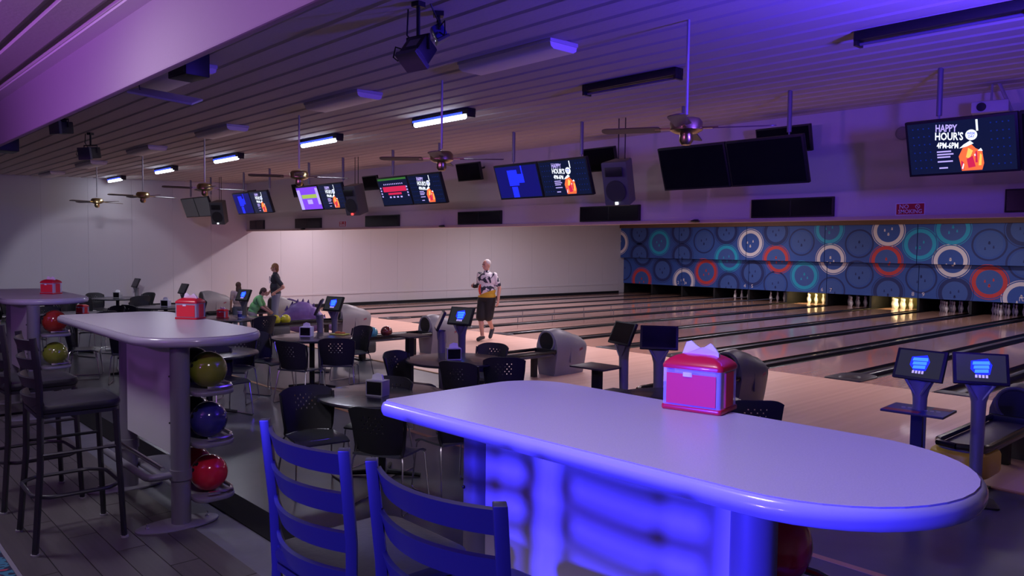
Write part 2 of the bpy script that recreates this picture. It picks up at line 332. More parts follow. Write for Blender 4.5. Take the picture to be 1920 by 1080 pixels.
# lanes
NL = 16
words = ['', 'one', 'two', 'three', 'four', 'five', 'six', 'seven', 'eight', 'nine', 'ten', 'eleven']
def gutter_mb(x0, x1):
    b = MB(); n = 8; r = (x1-x0)/2; cx = (x0+x1)/2
    def fn(u, v): a = pi*(1-u); return (cx+r*cos(a), YF+.25+(29.0-YF-.25+1.6)*v, -.005-r*.75*sin(a))
    b.grid(fn, n, 1, thick=.012); return b
for n in range(1, NL+1):
    cx = XW+PITCH*(n-.5)
    lab = ('polished wooden bowling lane beside the white side wall' if n == 1 else 'polished wooden bowling lane %s' % ('second from the white side wall' if n == 2 else 'next to number four, toward the side wall') if n < 4 else
           'polished wooden bowling lane ending below number %s on the ring panels' % words[n] if n <= 10 else 'polished wooden bowling lane %s past the one under number ten' % ['next', 'second', 'third', 'fourth', 'fifth', 'sixth'][n-11])
    t = thing('bowling_lane', lab, 'bowling lane', (cx, YF, 0), 0, 'bowling lanes')
    b = MB(); b.bb(-.525, .525, 0, 30.35-YF, -.12, 0); b.obj('lane_bed', 'lanewood', t, smooth=False)
    for s in (-1, 1):
        b = gutter_mb(-.117, .117); o = b.obj('gutter', 'gutter', t); o.location = (s*.645, -YF, 0)
    t = thing('lane_divider', lab.replace('polished wooden bowling lane', 'dark divider right of the lane')[:], 'lane divider', (cx, YF, 0), 0, t.get('group', '').replace('lanes', 'lane dividers'))
    b = MB()
    wd = .13 if n % 2 else .11
    b.prism([(PITCH/2-wd/2, .22), (PITCH/2+wd/2, .22), (PITCH/2+wd/2, 28.97-YF), (PITCH/2-wd/2, 28.97-YF)], -.1, .012, bev=.006); b.obj('division_cap', 'divider', t)
    if n % 2 == 1:   # ball track cover at the foul line
        b = MB(); b.prism(rrect(PITCH/2-.30, PITCH/2+.30, .02, .9, (.05, .05, .28, .28)), -.05, .016, bev=.008)
        b.ball((PITCH/2, .32, .01), .17, 16, (1, 1.25, .22)); b.obj('track_cover', 'cap', t)
    else:
        b = MB(); b.prism(rrect(PITCH/2-.28, PITCH/2+.28, .02, .30, (.03, .03, .12, .12)), -.05, .010, bev=.005); b.obj('gutter_lip', 'cap', t)
# bumper rails standing along lane five
t = thing('bumper_rails', 'dark bumper rails on thin posts standing along the gutters of lane five', 'bumper rails', (XW+PITCH*4.5, YF, 0))
for s in (-1, 1):
    b = MB(); b.tube([(s*.62, .9, .17), (s*.62, 16.2, .17)], .014, 6); b.obj('rail', 'postgrey', t)
    for k in range(12):
        b = MB(); b.tube([(s*.62, 1.0+1.35*k, -.09), (s*.62, 1.0+1.35*k, .17)], .010, 6); b.obj('post', 'postgrey', t)
# left wall with wide panels
b = MB(); b.bb(XW-.2, XW, -5, 31.2, -.1, 4.6); wl = struct(b.obj('wall_left', 'wall', smooth=False), 'long white panelled side wall')
y0 = 4.87-8*1.128
pmb = MB(); pmb.bb(0, .012, .002, 1.126, 0, 1); 
pmesh = None
for k in range(32):
    y = y0+1.128*k; top = (zc(y+.5)-.02 if y < 10 else 3.55); z0 = C+.1 if y < 1.0 else .02
    if pmesh is None: o = pmb.obj('wall_panel', 'wall', wl, smooth=False); pmesh = o
    else: o = pmesh.copy(); COL.objects.link(o)
    o.location = (XW, y, z0); o.scale = (1, 1, top-z0)
b = MB(); b.bb(XW+.012, XW+.035, 10.9, 28.6, .40, .46); struct(b.obj('trim_1', 'wall', smooth=False), 'pale ledge strip along the lower side wall')
b = MB(); b.bb(XW+.012, XW+.03, 2.1, 28.6, 0, .10); struct(b.obj('baseboard_left', 'black', smooth=False), 'black baseboard under the side wall')
# other walls (outside the frame, close the room)
b = MB(); b.bb(XR, XR+.2, -5, 31.2, -.1, 4.6); struct(b.obj('wall_right', 'wall', smooth=False))
b = MB(); b.bb(XW, XR, -5.2, -5, -.1, 4.6); struct(b.obj('wall_rear', 'wall', smooth=False))
b = MB(); b.bb(XW, XR, 31.0, 31.2, -.3, 4.6); struct(b.obj('wall_pit', 'pit', smooth=False))
# corrugated ceilings
def deck(name, ya, yb, label, dp=.014):
    y = ya; prof = []
    while y < yb-.3:
        prof += [(y, 0), (y+.215, 0), (y+.240, dp), (y+.280, dp)]; y += .305
    prof += [(y, 0), (yb, 0)]
    b = MB(); vs = []; fs = []
    for X in (XW, XR): vs += [(X, p[0], zc(p[0])+p[1]) for p in prof]
    n = len(prof)
    for i in range(n-1): fs.append((i, i+1, n+i+1, n+i))
    b.add(vs, fs); o = b.obj(name, 'ceil', smooth=False); return struct(o, label)
ce = deck('ceiling', 1.89, 10.6, 'ribbed metal ceiling over the seating area')
deck('ceiling', -5, 1.72, 'ribbed concourse ceiling washed in violet light', .045)
b = MB(); b.bb(XW, XR, -5, 10.6, 4.05, 4.2); struct(b.obj('ceiling', 'ceil', smooth=False), 'roof slab over the ribbed ceiling')
b = MB(); b.bb(XW, XR, 10.6, 31.2, 3.62, 3.8); struct(b.obj('ceiling', 'ceil_lane', smooth=False), 'flat ceiling over the lanes')
# concourse bulkhead with pale strip along its top
b = MB(); b.bb(XW, XR, 1.84, 1.895, 3.20, 4.05); bk = struct(b.obj('trim_2', 'beam', smooth=False, bevel=.012), 'deep bulkhead beam between concourse and seating area')
b = MB(); b.bb(XW, XR, 1.72, 1.85, zc(1.8)-.02, zc(1.8)+.05); struct(b.obj('trim_3', 'ctrim', smooth=False), 'pale strip along the top of the bulkhead')
# hanging wall above the approach
ZS = 2.51; YS = 10.5
b = MB(); b.bb(XW, XR, YS, YS+.15, ZS, zc(YS)+.03); ws = struct(b.obj('wall_front', 'soffit', smooth=False), 'hanging wall above the approach')
b = MB(); b.bb(XW, XR, YS-.012, YS+.17, ZS-.035, ZS+.012); struct(b.obj('trim_4', 'lip', smooth=False), 'wood lip along the bottom of the hanging wall')
b = MB(); b.bb(XW, XR, YS-.006, YS, ZS+.36, ZS+.368); b.obj('joint_strip', 'soffit', ws, smooth=False)
# brown fascia above the ring panels
b = MB(); b.bb(XW, XR, 28.6, 29.1, 3.03, 3.64); struct(b.obj('trim_5', 'fascia', smooth=False), 'brown fascia above the ring panels')
# ------------------------------------------------------------------ ring panels in front of the pinsetters
UP_Y, LO_Y = 28.70, 28.95; ZU0, ZU1, ZL0, ZL1 = 1.66, 3.03, .46, 1.645
RINGS = [('w', 1160, 455), ('d', 1199, 437), ('t', 1236, 455), ('d', 1278, 435), ('b', 1320, 452), ('d', 1362, 434), ('d', 1199, 478), ('d', 1279, 479), ('w', 1407, 456),
         ('d', 1455, 435), ('b', 1503, 454), ('t', 1555, 430), ('r', 1455, 486), ('t', 1362, 484), ('w', 1557, 486), ('b', 1168, 505), ('d', 1242, 506), ('r', 1203, 525), ('w', 1282, 527),
         ('r', 1324, 510), ('d', 1366, 534), ('d', 1411, 512), ('t', 1508, 517), ('b', 1454, 533), ('b', 1559, 545), ('b', 1611, 457), ('w', 1666, 433), ('b', 1611, 515), ('r', 1667, 489),
         ('t', 1725, 458), ('t', 1787, 429), ('w', 1787, 490), ('b', 1855, 459), ('b', 1727, 522), ('d', 1665, 547), ('d', 1790, 550), ('r', 1855, 529), ('w', 1915, 560), ('d', 1922, 430), ('b', 1925, 494)]
RC = []
for c, x, y in RINGS:
    p = ony(x, y, UP_Y if y < 489 else LO_Y); RC.append((c, p.x, p.z))
xx = -6.2
for k in range(24): RC.append((random.choice('dbtrwdb'), xx+.62*(k//2), (.9, 2.3)[k % 2]+.5*((k//2) % 2)))
def clip(poly, x0, x1, z0, z1):
    for ax, lim, sg in ((0, x0, 1), (0, x1, -1), (1, z0, 1), (1, z1, -1)):
        out = []
        for i in range(len(poly)):
            a, c = poly[i-1], poly[i]; da, dc = sg*(a[ax]-lim), sg*(c[ax]-lim)
            if (da < 0) != (dc < 0): t = da/(da-dc); out.append((a[0]+(c[0]-a[0])*t, a[1]+(c[1]-a[1])*t))
            if dc >= 0: out.append(c)
        poly = out
        if not poly: return []
    return poly
RM = ['m_navy', 'm_light', 'm_teal', 'm_red', 'm_white', 'm_blue']
def ring_print(parent, X0, X1, Z0, Z1, Y):
    b = MB(); cnt = 0
    def ann(cx, cz, r0, r1, y):
        N = 40
        for k in range(N):
            a, c = 2*pi*k/N, 2*pi*(k+1)/N
            q = [(cx+r0*cos(a), cz+r0*sin(a)), (cx+r1*cos(a), cz+r1*sin(a)), (cx+r1*cos(c), cz+r1*sin(c)), (cx+r0*cos(c), cz+r0*sin(c))] if r0 else [(cx, cz), (cx+r1*cos(a), cz+r1*sin(a)), (cx+r1*cos(c), cz+r1*sin(c))]
            p = clip(q, X0, X1, Z0, Z1)
            if len(p) > 2: b.add([(v[0], y, v[1]) for v in p], [list(range(len(p)))])
    for c, x, z in RC:
        if x < X0-.7 or x > X1+.7 or z < Z0-.7 or z > Z1+.7: continue
        cnt += 1
        col = {'w': 4, 'd': 0, 't': 2, 'r': 3, 'b': 0}[c]
        if c == 'b': b.m = 1; ann(x, z, 0, .40, Y-.002); b.m = 0; ann(x, z, .47, .53, Y-.002)
        else:
            b.m = 1 if c in 'dtr' else 5; ann(x, z, 0, .42, Y-.002)
            b.m = col; ann(x, z, .40, .53, Y-.003); ann(x, z, .565, .585, Y-.002)
        b.m = 4 if c == 'w' else (col if c in 'tr' else 0)
        rr = random.choice((1, -1))
        for px, pz, r in ((-.13, .05, .022), (.0, -.09, .03), (.12, .10, .022)): ann(x+px*rr, z+pz*rr, 0, r, Y-.003); ann(x+px*rr, z+pz*rr-.045, 0, r*1.3, Y-.003)
    if cnt and b.f: b.obj('ring_print', RM, parent, smooth=False)
pairw = ['one and two', 'three and four', 'five and six', 'seven and eight', 'nine and ten', 'eleven and twelve', 'thirteen and fourteen', 'fifteen and sixteen']
for k in range(8):
    X0, X1 = XW+3.3*k, XW+3.3*(k+1)
    for row, Z0, Z1, Y in (('upper', ZU0, ZU1, UP_Y), ('lower', ZL0, ZL1, LO_Y)):
        t = thing('masking_panel', 'blue ring-printed %s panel over lanes %s' % (row, pairw[k]), 'panel', (0, 0, 0), 0, 'ring-printed panels over the pins')
        b = MB(); b.bb(X0+.012, X1-.012, Y, Y+.04, Z0, Z1); b.obj('board', 'm_blue', t, smooth=False)
        ring_print(t, X0+.012, X1-.012, Z0, Z1, Y)
        if row == 'lower':
            for j, n in ((0, 2*k+1), (1, 2*k+2)):
                if 2 <= n <= 10:
                    X = (X0+.17) if j == 0 else (X1-.17)
                    if n == 10: X = X1-.17
                    text(str(n), .20, 'm_white', t, Matrix.Translation((X, Y-.006, ZL0+.13)) @ Matrix.Rotation(pi/2, 4, 'X'), name='lane_number')
# pinsetter pits: dark partitions and pins
for k in range(0, NL+1):
    b = MB(); b.bb(laneX(k)-.04, laneX(k)+.04, 28.99, 31.0, -.13, .9); o = b.obj('partition', 'kick', smooth=False); tag(o, 'dark partition between two pin decks', 'partition', 'pin deck partitions')
prof = [(.0255, 0), (.030, .02), (.052, .09), (.0605, .115), (.055, .16), (.035, .22), (.0235, .255), (.0255, .285), (.0325, .325), (.029, .352), (.018, .372), (.004, .381)]
b = MB(); b.lathe(prof, 14); pin0 = b.obj('bowling_pin', 'pin_white')
b = MB(); b.lathe([(.0295, .232), (.0272, .240)], 14); b.lathe([(.0262, .262), (.0258, .270)], 14); s0 = b.obj('neck_stripe', 'pin_red', pin0)
fst = True
for n in range(4, 13):
    cx = XW+PITCH*(n-.5)
    for r in range(4):
        for k in range(r+1):
            loc = (cx+(k-r/2)*.305, 29.30+.264*r, 0)
            if fst: o = pin0; fst = False; o.location = loc
            else: o = dup(pin0, loc)
            tag(o, ('brightly lit white bowling pin standing on lane %s' if n in (6, 8) else 'white bowling pin standing in shade on lane %s') % (words[n] if n < 12 else 'twelve'), 'bowling pin', 'bowling pins on lane %s' % (words[n] if n < 12 else 'twelve'))
for n in (6, 8):
    cx = XW+PITCH*(n-.5); t = thing('pin_light', 'warm tube light over the pins of lane %s' % words[n], 'light', (cx, 29.08, .55))
    b = MB(); b.box((0, -.01, .045), (.95, .06, .03)); b.obj('light_housing', 'housing', t)
    b = MB(); b.tube([(-.45, 0, 0), (.45, 0, 0)], .016, 8); b.obj('tube', 'warm_tube', t)
    b = MB(); b.tube([(-.3, 0, .03), (-.3, 0, .6)], .006, 6); b.tube([(.3, 0, .03), (.3, 0, .6)], .006, 6); b.obj('hanger', 'black', t)
    light('pin_glow', 'AREA', (cx, 29.06, .53), 26, (1., .74, .36), (cx, 29.6, .12), shape='RECTANGLE', size=.9, size_y=.05)
    b = MB(); b.bb(cx-.72, cx+.72, 30.6, 30.62, -.1, .7); tag(b.obj('pit_curtain', mat('curtain', (.30, .24, .07), .9, noise=(3, (.10, .12, .05), .2))), 'olive pit curtain behind the pins of lane %s' % words[n], 'curtain')
# lane light fixtures (hidden from here by the hanging wall)
lf = None
for (x, y) in LANE_LIGHTS:
    if lf is None:
        lf = thing('lane_light_fixture', 'long lane light fixture on the lane ceiling', 'light', (x, y, 3.62), 0, 'lane light fixtures')
        b = MB(); b.bb(-1.25, 1.25, -.16, .16, -.06, 0); b.obj('light_housing', 'housing', lf, smooth=False)
        b = MB(); b.tube([(-1.2, 0, -.07), (1.2, 0, -.07)], .016, 8); b.obj('tube', 'lane_tube', lf)
    else: dup(lf, (x, y, 3.62))

# ------------------------------------------------------------------ bar tables with ball shelves
def bar_table(P, x0, x1, y0, y1, label, rot=0.):
    """P = foot of the right-hand post; table top spans local x0..x1, y0..y1"""
    t = thing('bar_table', label, 'table', (P[0], P[1], C), rot)
    hw = (y1-y0)/2
    out = rrect(x0, x1, y0, y1, (.05, hw*.98, hw*.98, .22), 10)
    b = MB(); b.prism(out, 1.045, 1.098, bev=.020); b.obj('edge_band', 'edge', t, angle=60)
    b = MB(); b.prism(inset(out, .017), 1.09, 1.1005); b.obj('table_top', 'topgrey', t, smooth=False)
    for x in (0, -.95):
        b = MB(); b.lathe([(.054, .012), (.054, 1.046)], 20, (x, 0, 0)); o = b.obj('post', 'postgrey', t)
        b = MB(); b.lathe([(.062, .27), (.062, .33)], 18, (x, 0, 0)); b.obj('collar', 'postgrey', o)
        b = MB(); b.ball((x-.02, -.053, .87), .006, 8); b.ball((x-.02, -.053, .60), .006, 8); b.obj('screw', 'black', o)
        b = MB(); b.prism(ngon(x, -.02, .115, .235, 28), 0, .014, bev=.004); o = b.obj('base_plate', 'plategrey', t)
        for sy in (-1, 1):
            b = MB(); b.lathe([(.012, .012), (.012, .022), (.006, .024), (.006, .045)], 8, (x, -.02+sy*.17, 0)); b.obj('bolt', 'chrome', o)
    b = MB(); b.bb(-.905, -.045, -.022, .022, .40, 1.046); b.obj('panel', 'panelwhite', t, smooth=False)
    b = MB(); b.tube([(0, 0, .30), (0, -.13, .30), (-.012, -.165, .30), (-.045, -.18, .30), (-.905, -.18, .30), (-.938, -.165, .30), (-.95, -.13, .30), (-.95, 0, .30)], .021, 10); b.obj('foot_rail', 'postgrey', t)
    b = MB(); b.tube([(-.9, -.085, .33), (-.05, -.085, .33)], .014, 10); b.obj('chrome_rail', 'chrome', t)
    for z in (.80, .50, .18):
        b = MB(); b.prism(rrect(-1.05, .13, .05, .30, (.03, .06, .11, .11)), z-.045, z-.02, bev=.006); o = b.obj('ball_shelf', 'plategrey', t)
        b = MB(); b.tube([(-1.0, .285, z), (.03, .285, z), (.09, .26, z), (.115, .20, z), (.10, .12, z)], .011, 8); b.tube([(.07, .275, z-.03), (.07, .275, z)], .008, 6); b.tube([(-.5, .285, z-.03), (-.5, .285, z)], .008, 6); b.obj('shelf_rail', 'chrome', o)
    return t
PR, PL, PT = (-.94, 1.64), (-4.60, 1.63), (-8.32, 1.63)
bar_table(PR, -1.36, .40, -.12, .65, 'light grey bar table washed in blue light, two blue-lit stools drawn up to it', radians(2.0))
bar_table(PL, -1.88, .16, -.22, .55, 'light grey bar table with olive, blue and red balls shelved beneath')
bar_table(PT, -2.1, .0, -.2, .55, 'light grey bar table with a dark red ball and an olive ball beneath')
def bowl_ball(p, m, label, grp=None, r=.108):
    o = MB().ball((0, 0, 0), r, 28).obj('bowling_ball', m); o.location = p; tag(o, label, 'bowling ball', grp)
    b = MB()
    for a, bb_ in ((.0, .0), (.28, .1), (.16, -.28)):
        d = Vector((sin(a)*.8, -cos(a)*.8, .55+bb_)).normalized(); b.tube([d*(r-.004), d*(r+.0012)], .012, 8)
    b.obj('finger_hole', 'black', o); return o
def shelf_ball(P, dx, lvl, m, label): return bowl_ball((P[0]+dx, P[1]+.175, C+lvl-.02+.108), m, label)
shelf_ball(PL, -.03, .80, 'b_olive', 'olive green bowling ball at the end of the top shelf under the grey bar table')
shelf_ball(PL, -.03, .50, 'b_blue', 'dark blue swirled bowling ball on the middle shelf under the grey bar table')
shelf_ball(PL, -.03, .18, 'b_red', 'bright red bowling ball on the lowest shelf under the grey bar table')
shelf_ball(PL, -.26, .80, 'b_black', 'black bowling ball behind the olive ball on the top shelf')
shelf_ball(PL, -.26, .50, 'b_black', 'black bowling ball behind the dark blue ball on the middle shelf')
shelf_ball(PL, -.26, .18, 'b_crimson', 'deep crimson bowling ball behind the bright red ball on the lowest shelf')
shelf_ball(PT, -.01, .80, 'b_dkred', 'dark red bowling ball on the top shelf under the farthest bar table')
shelf_ball(PT, -.01, .50, 'b_olive', 'olive bowling ball below the dark red ball under the farthest bar table')
shelf_ball(PR, -.06, .80, 'b_red', 'red bowling ball on the top shelf under the blue-lit bar table')
# ------------------------------------------------------------------ red napkin dispensers
def red_dispenser(p, rz, label, s=1., napkin=True):
    t = thing('napkin_dispenser', label, 'napkin dispenser', p, rz); t.scale = (s, s, s)
    w, d, h = .205, .15, .175
    b = MB(); b.prism(rrect(-w/2-.004, w/2+.004, -d/2-.004, d/2+.004, (.012,)*4), 0, .018, bev=.005); b.obj('base', 'red', t)
    b = MB(); b.prism(rrect(-w/2, w/2, -d/2, d/2, (.010,)*4), .016, .145); b.obj('clear_body', 'clear', t)
    b = MB(); b.bb(-w/2+.016, w/2-.016, -d/2-.003, -d/2+.004, .024, .126); b.obj('front_panel', 'redprint', t, smooth=False)
    b = MB(); b.bb(w/2-.004, w/2+.003, -.035, .035, .02, .135); b.obj('side_panel', 'redprint', t, smooth=False); b = MB(); b.bb(-w/2-.003, -w/2+.004, -.035, .035, .02, .135); b.obj('side_panel', 'redprint', t, smooth=False)
    b = MB(); b.bb(-w/2+.03, w/2-.03, -d/2+.03, d/2-.03, .018, .14); b.obj('napkin_stack', 'paper', t, smooth=False)
    b = MB(); b.prism(ngon(0, 0, .016, .003, 16), .118, .132); o = b.obj('thumb_notch', 'paper', t); o.location = (-.012, -d/2-.003, 0)
    # lid: lofted, narrowing to the slot
    rings = []
    for z, k in ((.142, 1.04), (.152, 1.045), (.160, 1.0), (.172, .88), (.182, .70), (.188, .52)):
        rings.append([(x*k, y*(k if k > .9 else k*.95), z) for x, y in rrect(-w/2, w/2, -d/2, d/2, (.018,)*4, 4)])
    b = MB(); n = len(rings[0]); vs = [p_ for r in rings for p_ in r]; fs = [(k*n+i, k*n+(i+1) % n, (k+1)*n+(i+1) % n, (k+1)*n+i) for k in range(len(rings)-1) for i in range(n)]
    fs += [list(range(n))[::-1], [(len(rings)-1)*n+i for i in range(n)]]; b.add(vs, fs); b.obj('lid', 'red', t, angle=50)
    if napkin:
        pts = [(-.064, .180), (-.046, .226), (-.028, .232), (-.012, .220), (.006, .210), (.022, .214), (.042, .228), (.050, .222), (.070, .196), (.070, .180)]
        b = MB(); k = len(pts); vs = [(x, -.006+.012*sin(6*i), z) for i, (x, z) in enumerate(pts)]+[(x, .010+.012*sin(6*i), z-.004) for i, (x, z) in enumerate(pts)]
        fs = [(i, (i+1) % k, k+(i+1) % k, k+i) for i in range(k)]+[list(range(k))[::-1], [k+i for i in range(k)]]
        b.add(vs, fs); b.obj('napkin', 'paper', t, smooth=False)
    return t
T0 = C+1.1005
pa = onz(1230, 764, T0); pb = onz(1338, 779, T0); pc = onz(1392, 768, T0)
q = (pa+pc)/2; red_dispenser((q.x, q.y, T0), atan2(pb.y-pa.y, pb.x-pa.x), 'clear and red napkin dispenser on the blue-lit bar table', (pb-pa).length/.205)
q = onz(352, 598, T0); red_dispenser((q.x, q.y+.02, T0), radians(38), 'red napkin dispenser on the bar table over the olive ball', .80)
q = onz(96, 551, T0); red_dispenser((q.x, q.y, T0), radians(35), 'red napkin dispenser on the farthest bar table', .80)
# ------------------------------------------------------------------ bar stools
def make_stool(label):
    t = thing('bar_stool', label, 'bar stool')
    hw = .215
    for s in (-1, 1):
        b = MB(); b.tube([(s*(hw+.015), -.215, .0), (s*(hw-.01), -.18, .45), (s*(hw-.012), -.175, .72), (s*(hw-.005), -.180, .90), (s*(hw+.0), -.205, 1.14)], [.017, .0175, .018, .018, .018], 4, flat=1.25); o = b.obj('back_leg', 'blackmetal', t, bevel=.003)
        b = MB(); b.lathe([(.020, 0), (.021, .016)], 12, (s*(hw+.015), -.215, 0)); b.obj('foot_cap', 'silverplastic', o)
        b = MB(); b.tube([(s*(hw+.012), .215, .0), (s*(hw-.015), .185, .72)], [.016, .018], 4); o = b.obj('front_leg', 'blackmetal', t, bevel=.003)
        b = MB(); b.lathe([(.020, 0), (.021, .016)], 12, (s*(hw+.012), .215, 0)); b.obj('foot_cap', 'silverplastic', o)
    for k in range(4):
        zt = 1.122-.100*k; yb = -.203+.008*k
        def fn(u, v, zt=zt, yb=yb): x = (u*2-1)*(hw-.012); return (x, yb-.055*(1-(2*u-1)**2)+.003-.018*(1-v)*-1, zt-.056*(1-v))
        b = MB(); b.grid(fn, 14, 2, thick=.011); b.obj('back_slat', 'blackmetal', t, angle=50)
    b = MB(); b.prism(rrect(-.215, .215, -.19, .21, (.05, .05, .07, .07)), .715, .735); b.obj('seat_frame', 'blackmetal', t)
    b = MB(); b.prism(rrect(-.222, .222, -.195, .222, (.06, .06, .08, .08)), .733, .785, bev=.022); b.obj('seat', 'vinyl', t)
    b = MB(); R = []
    for k in range(32): a = 2*pi*k/32; R.append((.232*max(-1, min(1, 1.18*cos(a))), .215*max(-1, min(1, 1.18*sin(a))), .30))
    b.tube(R, .011, 8, closed=True); b.obj('foot_ring', 'blackmetal', t)
    b = MB()
    for s in (-1, 1): b = MB(); b.tube([(s*.205, -.18, .52), (s*.205, .19, .52)], .009, 6); b.obj('stretcher', 'blackmetal', t)
    return t
st = make_stool('black ladder-back bar stool by the olive-ball bar table, near the wide grey base plate')
st.location = (-4.82, 1.11, C); st.rotation_euler = (0, 0, radians(-2))
dup(st, (-5.68, 1.10, C), radians(2), 'black ladder-back bar stool partly hidden behind the other stool at the olive-ball bar table')
dup(st, (-1.865, 1.175, C), radians(0), 'ladder-back bar stool lit blue, at the square end of the blue-lit table')
dup(st, (-1.325, 1.185, C), radians(2), 'ladder-back bar stool lit blue, nearer the round end of the blue-lit table')
# ------------------------------------------------------------------ round tables, chairs, table-top things
def make_chair():
    t = thing('stacking_chair', 'x', 'chair')
    def seat(u, v): x = (u*2-1)*.225*(1-.10*(1-v)); y = -.20+.42*v; return (x, y, .455-.020*sin(pi*v)*(1-.6*(2*u-1)**2)-.035*max(0, v-.82)/.18)
    b = MB(); b.grid(seat, 10, 8, thick=.016); b.obj('seat', 'seatpad', t)
    def back(u, v): e = (2*u-1); x = e*(.200+.038*v); bow = e*e; y = -.205-.085*v+.080*bow; z = .455+.375*v-.045*bow*bow*v; return (x, y, z)
    hole = lambda i, j: 10 <= i <= 25 and 12 <= j <= 20 and j % 2 == 0 and (i+(2 if j % 4 else 0)) % 4 == 0
    b = MB(); b.grid(back, 36, 26, skip=hole, thick=.012); b.obj('backrest', 'blacksoft', t)
    for s in (-1, 1): b = MB(); b.tube([(s*.200, -.16, .44), (s*.207, -.135, .50), (s*.226, -.15, .66), (s*.232, -.18, .78)], .013, 6); b.obj('back_support', 'black', t)
    for s in (-1, 1):
        b = MB(); b.tube([(s*.20, .16, .437), (s*.225, .19, .40), (s*.245, .235, .03), (s*.245, .22, .008), (s*.245, -.22, .008), (s*.245, -.235, .03), (s*.215, -.17, .40), (s*.20, -.15, .437)], .0075, 6); b.obj('sled_leg', 'chrome', t)
    b = MB(); b.tube([(-.205, .15, .432), (.205, .15, .432)], .008, 6); b.tube([(-.205, -.15, .432), (.205, -.15, .432)], .008, 6); b.obj('seat_brace', 'chrome', t)
    return t
chair0 = make_chair(); chair_used = [False]
def chair(x, y, face, label, group=None):
    rz = face-pi/2
    if not chair_used[0]:
        chair_used[0] = True; chair0.location = (x, y, 0); chair0.rotation_euler = (0, 0, rz); tag(chair0, label, 'chair', group); return chair0
    return dup(chair0, (x, y, 0), rz, label, group)
def make_table(label, loc):
    t = thing('round_table', label, 'table', loc)
    b = MB(); b.lathe([(.545, .705), (.572, .712), (.58, .725), (.572, .738), (.55, .742)], 48); b.obj('table_top', 'tabletop', t)
    b = MB(); b.lathe([(.038, .03), (.038, .69), (.12, .70), (.12, .706)], 20); b.obj('pedestal', 'black', t)
    for k in range(4):
        a = pi/4+k*pi/2; b = MB(); b.tube([(.02*cos(a), .02*sin(a), .045), (.34*cos(a), .34*sin(a), .018)], [.028, .018], 8); b.obj('foot', 'black', t)
    return t
def black_dispenser(p, rz, label, silver=True):
    t = thing('napkin_holder', label, 'napkin holder', p, rz)
    b = MB(); b.prism(rrect(-.085, .085, -.065, .065, (.01,)*4), 0, .012); b.bb(-.085, -.074, -.062, .062, .01, .135); b.bb(.074, .085, -.062, .062, .01, .135); b.bb(-.085, .085, -.062, .062, .125, .137); b.obj('frame', 'silverplastic' if silver else 'paper', t, bevel=.003)
    b = MB(); b.bb(-.074, .074, -.058, .058, .012, .125); b.obj('front_plate', 'blackgloss', t, smooth=False)
    b = MB(); pts = [(-.055, .135), (-.045, .180), (0, .200), (.045, .190), (.06, .135)]; k = len(pts)
    b.add([(x, -.01, z) for x, z in pts]+[(x, .014, z-.006) for x, z in pts], [(i, (i+1) % k, k+(i+1) % k, k+i) for i in range(k)]+[list(range(k))[::-1], [k+i for i in range(k)]]); b.obj('napkin', 'paper', t, smooth=False)
    return t
ZT = .742
tabs = [('round black table with a silver napkin holder, nearest to the blue-lit stools', onz(718, 738, ZT)),
        ('round black table with a pale sheen between the shelved balls and the tan floor strip', onz(392, 660, ZT)),
        ('round dark table with a napkin holder and a yellow food tray', onz(585, 631, ZT)),
        ('round dark table with a silver napkin holder in front of the bowler', onz(853, 673, ZT))]
TP = []
for lab, p in tabs: make_table(lab, (p.x, p.y, 0)); TP.append(p)
def around(p, angs, label, grp, r=.62):
    for a in angs:
        a = radians(a); chair(p.x+r*cos(a), p.y+r*sin(a), a+pi+random.uniform(-.15, .15), label, grp)
p = TP[0]
q = onz(590, 815, .45); chair(q.x, q.y, radians(-8), 'black perforated chair beside the table near the blue-lit stools, seat turned aside')
q = onz(728, 842, .45); chair(q.x, q.y, radians(118), 'black perforated chair with its back to the blue-lit stools')
q = onz(838, 822, .45); chair(q.x, q.y+.05, radians(175), 'black chair half hidden under the edge of the blue-lit bar table')
q = onz(690, 718, .80); chair(q.x+.1, q.y+.05, radians(-68), 'black chair behind the silver napkin holder near the blue-lit stools')
p = TP[1]
q = onz(422, 712, .45); chair(q.x-.05, q.y, radians(12), 'black chair standing by the pale-sheened table next to the shelved balls')
chair(p.x-.45, p.y+.5, radians(-45), 'black chair on the far side of the pale-sheened table')
p = TP[2]
q = onz(505, 675, .45); chair(q.x, q.y, radians(25), 'black chair at the yellow-tray table, opposite the tray')
q = onz(563, 690, .45); chair(q.x, q.y, radians(115), 'black chair at the yellow-tray table, back to the tan floor strip')
q = onz(636, 682, .45); chair(q.x, q.y, radians(140), 'black chair beside the yellow tray')
chair(p.x-.1, p.y+.72, radians(-85), 'black chair on the approach side of the table with the yellow tray')
p = TP[3]
q = onz(768, 722, .45); chair(q.x, q.y, radians(20), 'black chair at the end of the bowler\'s table, by the tan strip')
q = onz(875, 736, .45); chair(q.x, q.y, radians(112), 'black perforated chair at the bowler\'s table, back to the bar tables')
q = onz(945, 725, .45); chair(q.x, q.y, radians(138), 'black perforated chair beside the ball return track')
chair(p.x-.25, p.y+.66, radians(-75), 'black chair on the approach side of the table in front of the bowler')
pt = onz(1290, 790, ZT); q = Vector((-4.05, 5.7, 0)); make_table('round dark table hidden behind the blue-lit bar table top', (q.x, q.y, 0))
g = 'chairs behind the blue-lit bar table'
chair(q.x+.55, q.y+.26, radians(135), 'black chair peeking over the blue-lit bar table beside the red dispenser')
chair(q.x-.2, q.y-.66, radians(75), 'black chair on the near side of the table behind the blue-lit bar table')
